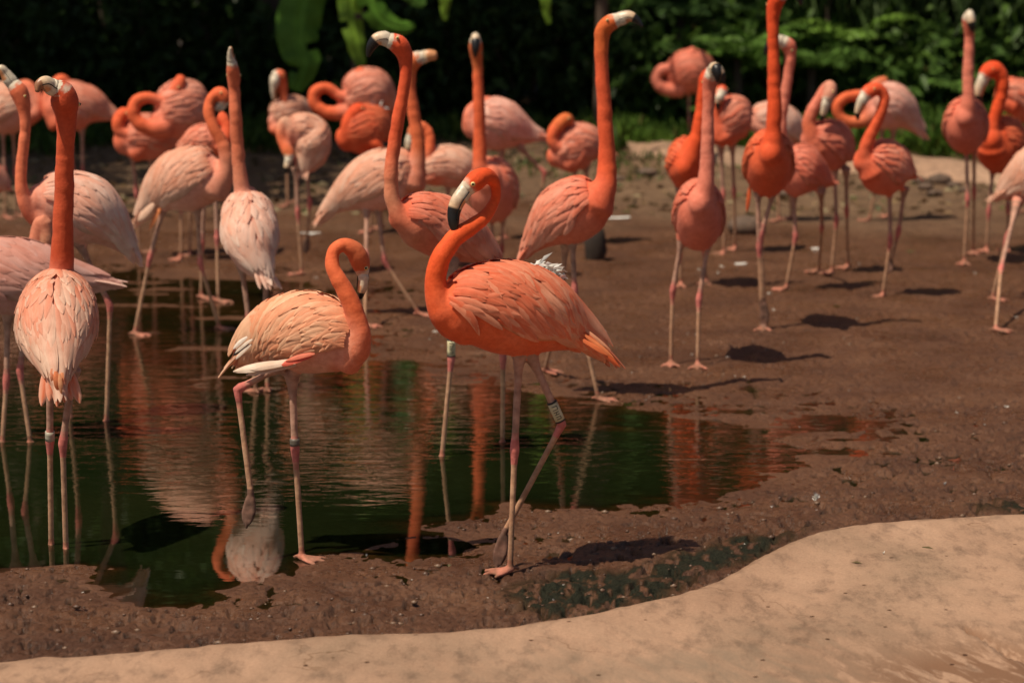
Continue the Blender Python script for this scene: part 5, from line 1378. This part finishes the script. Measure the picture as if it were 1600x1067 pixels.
make_bird('whitish flamingo with folded neck behind the vivid orange one', (1217, 355),
    [(1176, 192, -.03, 14), (1186, 190, -.02, 25), (1206, 191, 0, 31), (1232, 200, .03, 28), (1252, 210, .05, 14), (1262, 216, .06, 6)],
    [(1192, 202, -.05, 14), (1178, 190, -.06, 9), (1180, 178, -.05, 8), (1196, 172, -.05, 8.5), (1214, 174, -.03, 9), (1224, 184, 0, 7)],
    None, [([(1214, 218), (1216, 290), (1217, 354)], 'g'), ([(1232, 218), (1234, 290), (1236, 350)], 'g')], C_WHITE, near=0, rows=(7, 7))
make_bird('orange flamingo preening its breast with neck folded double, pink underside up', (1298, 436),
    [(1264, 218, -.07, 18), (1276, 220, -.05, 30), (1296, 227, 0, 39), (1314, 236, .05, 30), (1325, 244, .09, 13), (1330, 248, .1, 6)],
    [(1278, 232, -.06, 22), (1267, 210, -.08, 14), (1264, 190, -.08, 11), (1271, 170, -.08, 10), (1283, 152, -.08, 9.5), (1292, 137, -.09, 9), (1297, 134, -.11, 9), (1297, 147, -.13, 10), (1292, 158, -.13, 8)],
    [(1290, 164, -.135, 6.5), (1287, 176, -.135, 5.5), (1284, 189, -.135, 3)],
    [([(1304, 260), (1307, 346), (1299, 434)], 'g'), ([(1322, 262), (1323, 330), (1325, 426)], 'g')], C_ROSE, near=0, rows=(7, 7), head_c=(.68, .3, .2), lower=(.68, .14, .045), tipblack=.7)
make_bird('white flamingo with orange looped neck and drooping tail, in front of the ferns', (1358, 354),
    [(1355, 168, -.05, 16), (1366, 165, -.03, 28), (1387, 166, 0, 37), (1410, 177, .03, 28), (1428, 194, .05, 14), (1442, 210, .06, 6)],
    [(1366, 178, -.06, 18), (1348, 190, -.07, 10.5), (1329, 191, -.07, 9), (1313, 183, -.07, 8.5), (1308, 168, -.07, 8.5), (1318, 154, -.07, 8.5), (1336, 150, -.06, 8.5), (1356, 147, -.04, 9), (1372, 132, -.02, 10.5), (1384, 124, 0, 6)],
    None, [([(1378, 195), (1374, 260), (1358, 352)], 'g'), ([(1396, 198), (1394, 270), (1390, 346)], 'g')], C_BLUSH, near=0, rows=(7, 7), face_from=1.2, head_c=(.70, .16, .05), lower=(.68, .16, .06))
make_bird('orange flamingo at right turning its head back, pale beak pointing down', (1378, 472),
    [(1350, 250, -.06, 22), (1361, 254, -.05, 34), (1384, 263, 0, 43), (1406, 267, .04, 32), (1419, 272, .07, 14), (1426, 276, .08, 6)],
    [(1364, 264, -.06, 28), (1352, 248, -.08, 14), (1356, 222, -.09, 11), (1367, 197, -.09, 9.5), (1378, 172, -.09, 9), (1382, 152, -.09, 8.5), (1373, 140, -.09, 10), (1359, 143, -.1, 12), (1351, 152, -.1, 10)],
    [(1348, 157, -.11, 8.5), (1343, 169, -.11, 7.5), (1340, 180, -.11, 5), (1341, 186, -.11, 2.5)],
    [([(1390, 290), (1391, 378), (1379, 470)], 'g'), ([(1414, 292), (1404, 362), (1392, 410)], 'l', .08, .02, 1, (1388, 428))], C_CORAL, near=0, rows=(7, 7), tipblack=.75)
make_bird('flamingo facing the camera with tall slim neck and grey beak, near the right edge', (1505, 420),
    [(1508, 182, -.15, 15), (1508, 185, -.11, 25), (1508, 192, -.04, 32), (1510, 201, .05, 33), (1513, 208, .14, 21), (1516, 212, .21, 8)],
    [(1510, 184, -.12, 21), (1513, 162, -.15, 12.5), (1513, 120, -.15, 9.5), (1514, 80, -.15, 8.5), (1515, 56, -.15, 8.5), (1514, 42, -.16, 10), (1514, 29, -.17, 11), (1515, 24, -.18, 9)],
    [(1515, 26, -.2, 8.5), (1517, 34, -.21, 8), (1519, 44, -.21, 6), (1520, 50, -.2, 3)],
    [([(1510, 225), (1512, 312), (1506, 419)], 'g'), ([(1522, 225), (1522, 300), (1520, 404)], 'g')], C_ROSE, near=0, lat=1.0, vert=1.25, flat=0, rows=(7, 7), tipblack=.45, face_from=.93)
make_bird('orange flamingo with curled-over head, pale beak with black tip, at the right edge', (1540, 402),
    [(1548, 218, -.16, 18), (1551, 220, -.12, 29), (1560, 225, -.05, 38), (1573, 230, .05, 36), (1588, 233, .14, 22), (1598, 235, .2, 8)],
    [(1551, 232, -.13, 24), (1550, 215, -.15, 14), (1553, 190, -.15, 11.5), (1560, 165, -.15, 10.5), (1566, 140, -.15, 10.5), (1564, 119, -.15, 12), (1553, 109, -.15, 14), (1542, 114, -.16, 13), (1537, 122, -.16, 10)],
    [(1535, 127, -.165, 9), (1530, 140, -.17, 8.5), (1528, 152, -.17, 7.5), (1533, 163, -.17, 3.5)],
    [([(1552, 260), (1545, 330), (1541, 401)], 'g'), ([(1576, 258), (1575, 326), (1574, 398)], 'g')], C_RED, near=0, lat=1.0, vert=1.15, flat=0, rows=(7, 7), tipblack=.62)
make_bird('orange-shouldered flamingo asleep behind the curled-head one, right edge', (1590, 345),
    [(1562, 152, -.05, 12), (1570, 150, -.03, 22), (1588, 152, 0, 28), (1610, 165, .03, 30), (1635, 182, .06, 16), (1650, 190, .07, 6)],
    [(1582, 165, -.05, 16), (1568, 160, -.06, 10), (1563, 146, -.06, 9), (1570, 133, -.04, 9), (1582, 129, 0, 9), (1590, 136, .02, 6)],
    None, [([(1592, 178), (1592, 260), (1591, 344)], 'g'), ([(1610, 182), (1611, 262), (1612, 340)], 'g')], C_CORAL, near=0, rows=(6, 6), face_from=1.2)
make_bird('beige flamingo cut off by the right edge, only its tail end showing', (1550, 478),
    [(1712, 252, 0, 28), (1695, 254, 0, 42), (1652, 264, .0, 51), (1612, 278, .02, 45), (1584, 293, .04, 26), (1568, 303, .06, 12), (1560, 308, .07, 6)],
    [(1692, 262, -.02, 32), (1716, 238, -.03, 18), (1728, 198, -.03, 13), (1732, 130, -.03, 11), (1730, 80, -.03, 11), (1736, 56, -.03, 14), (1750, 48, -.03, 11)],
    [(1756, 48, -.03, 9), (1767, 50, -.03, 8), (1775, 60, -.03, 3)],
    [([(1596, 310), (1573, 372), (1550, 476)], 'g'), ([(1590, 312), (1564, 420), (1555, 528)], 'g')], C_TAN, near=1, rows=(8, 8), drape=.6)
make_bird('pink flamingo of which only the tail end shows at the left edge', (-18, 432),
    [(-78, 275, 0, 18), (-66, 276, 0, 28), (-38, 278, 0, 35), (-10, 284, .02, 27), (5, 290, .03, 13), (12, 294, .04, 6)],
    [(-62, 285, -.03, 22), (-80, 262, -.04, 12), (-84, 225, -.04, 9), (-80, 180, -.04, 9), (-80, 150, -.04, 10), (-88, 138, -.04, 12), (-98, 140, -.04, 9)],
    [(-103, 144, -.04, 7), (-108, 154, -.04, 6), (-108, 164, -.04, 3)],
    [([(-22, 305), (-20, 370), (-18, 431)], 'g'), ([(-40, 305), (-42, 366), (-44, 426)], 'g')], C_PINK, near=0, rows=(6, 6))
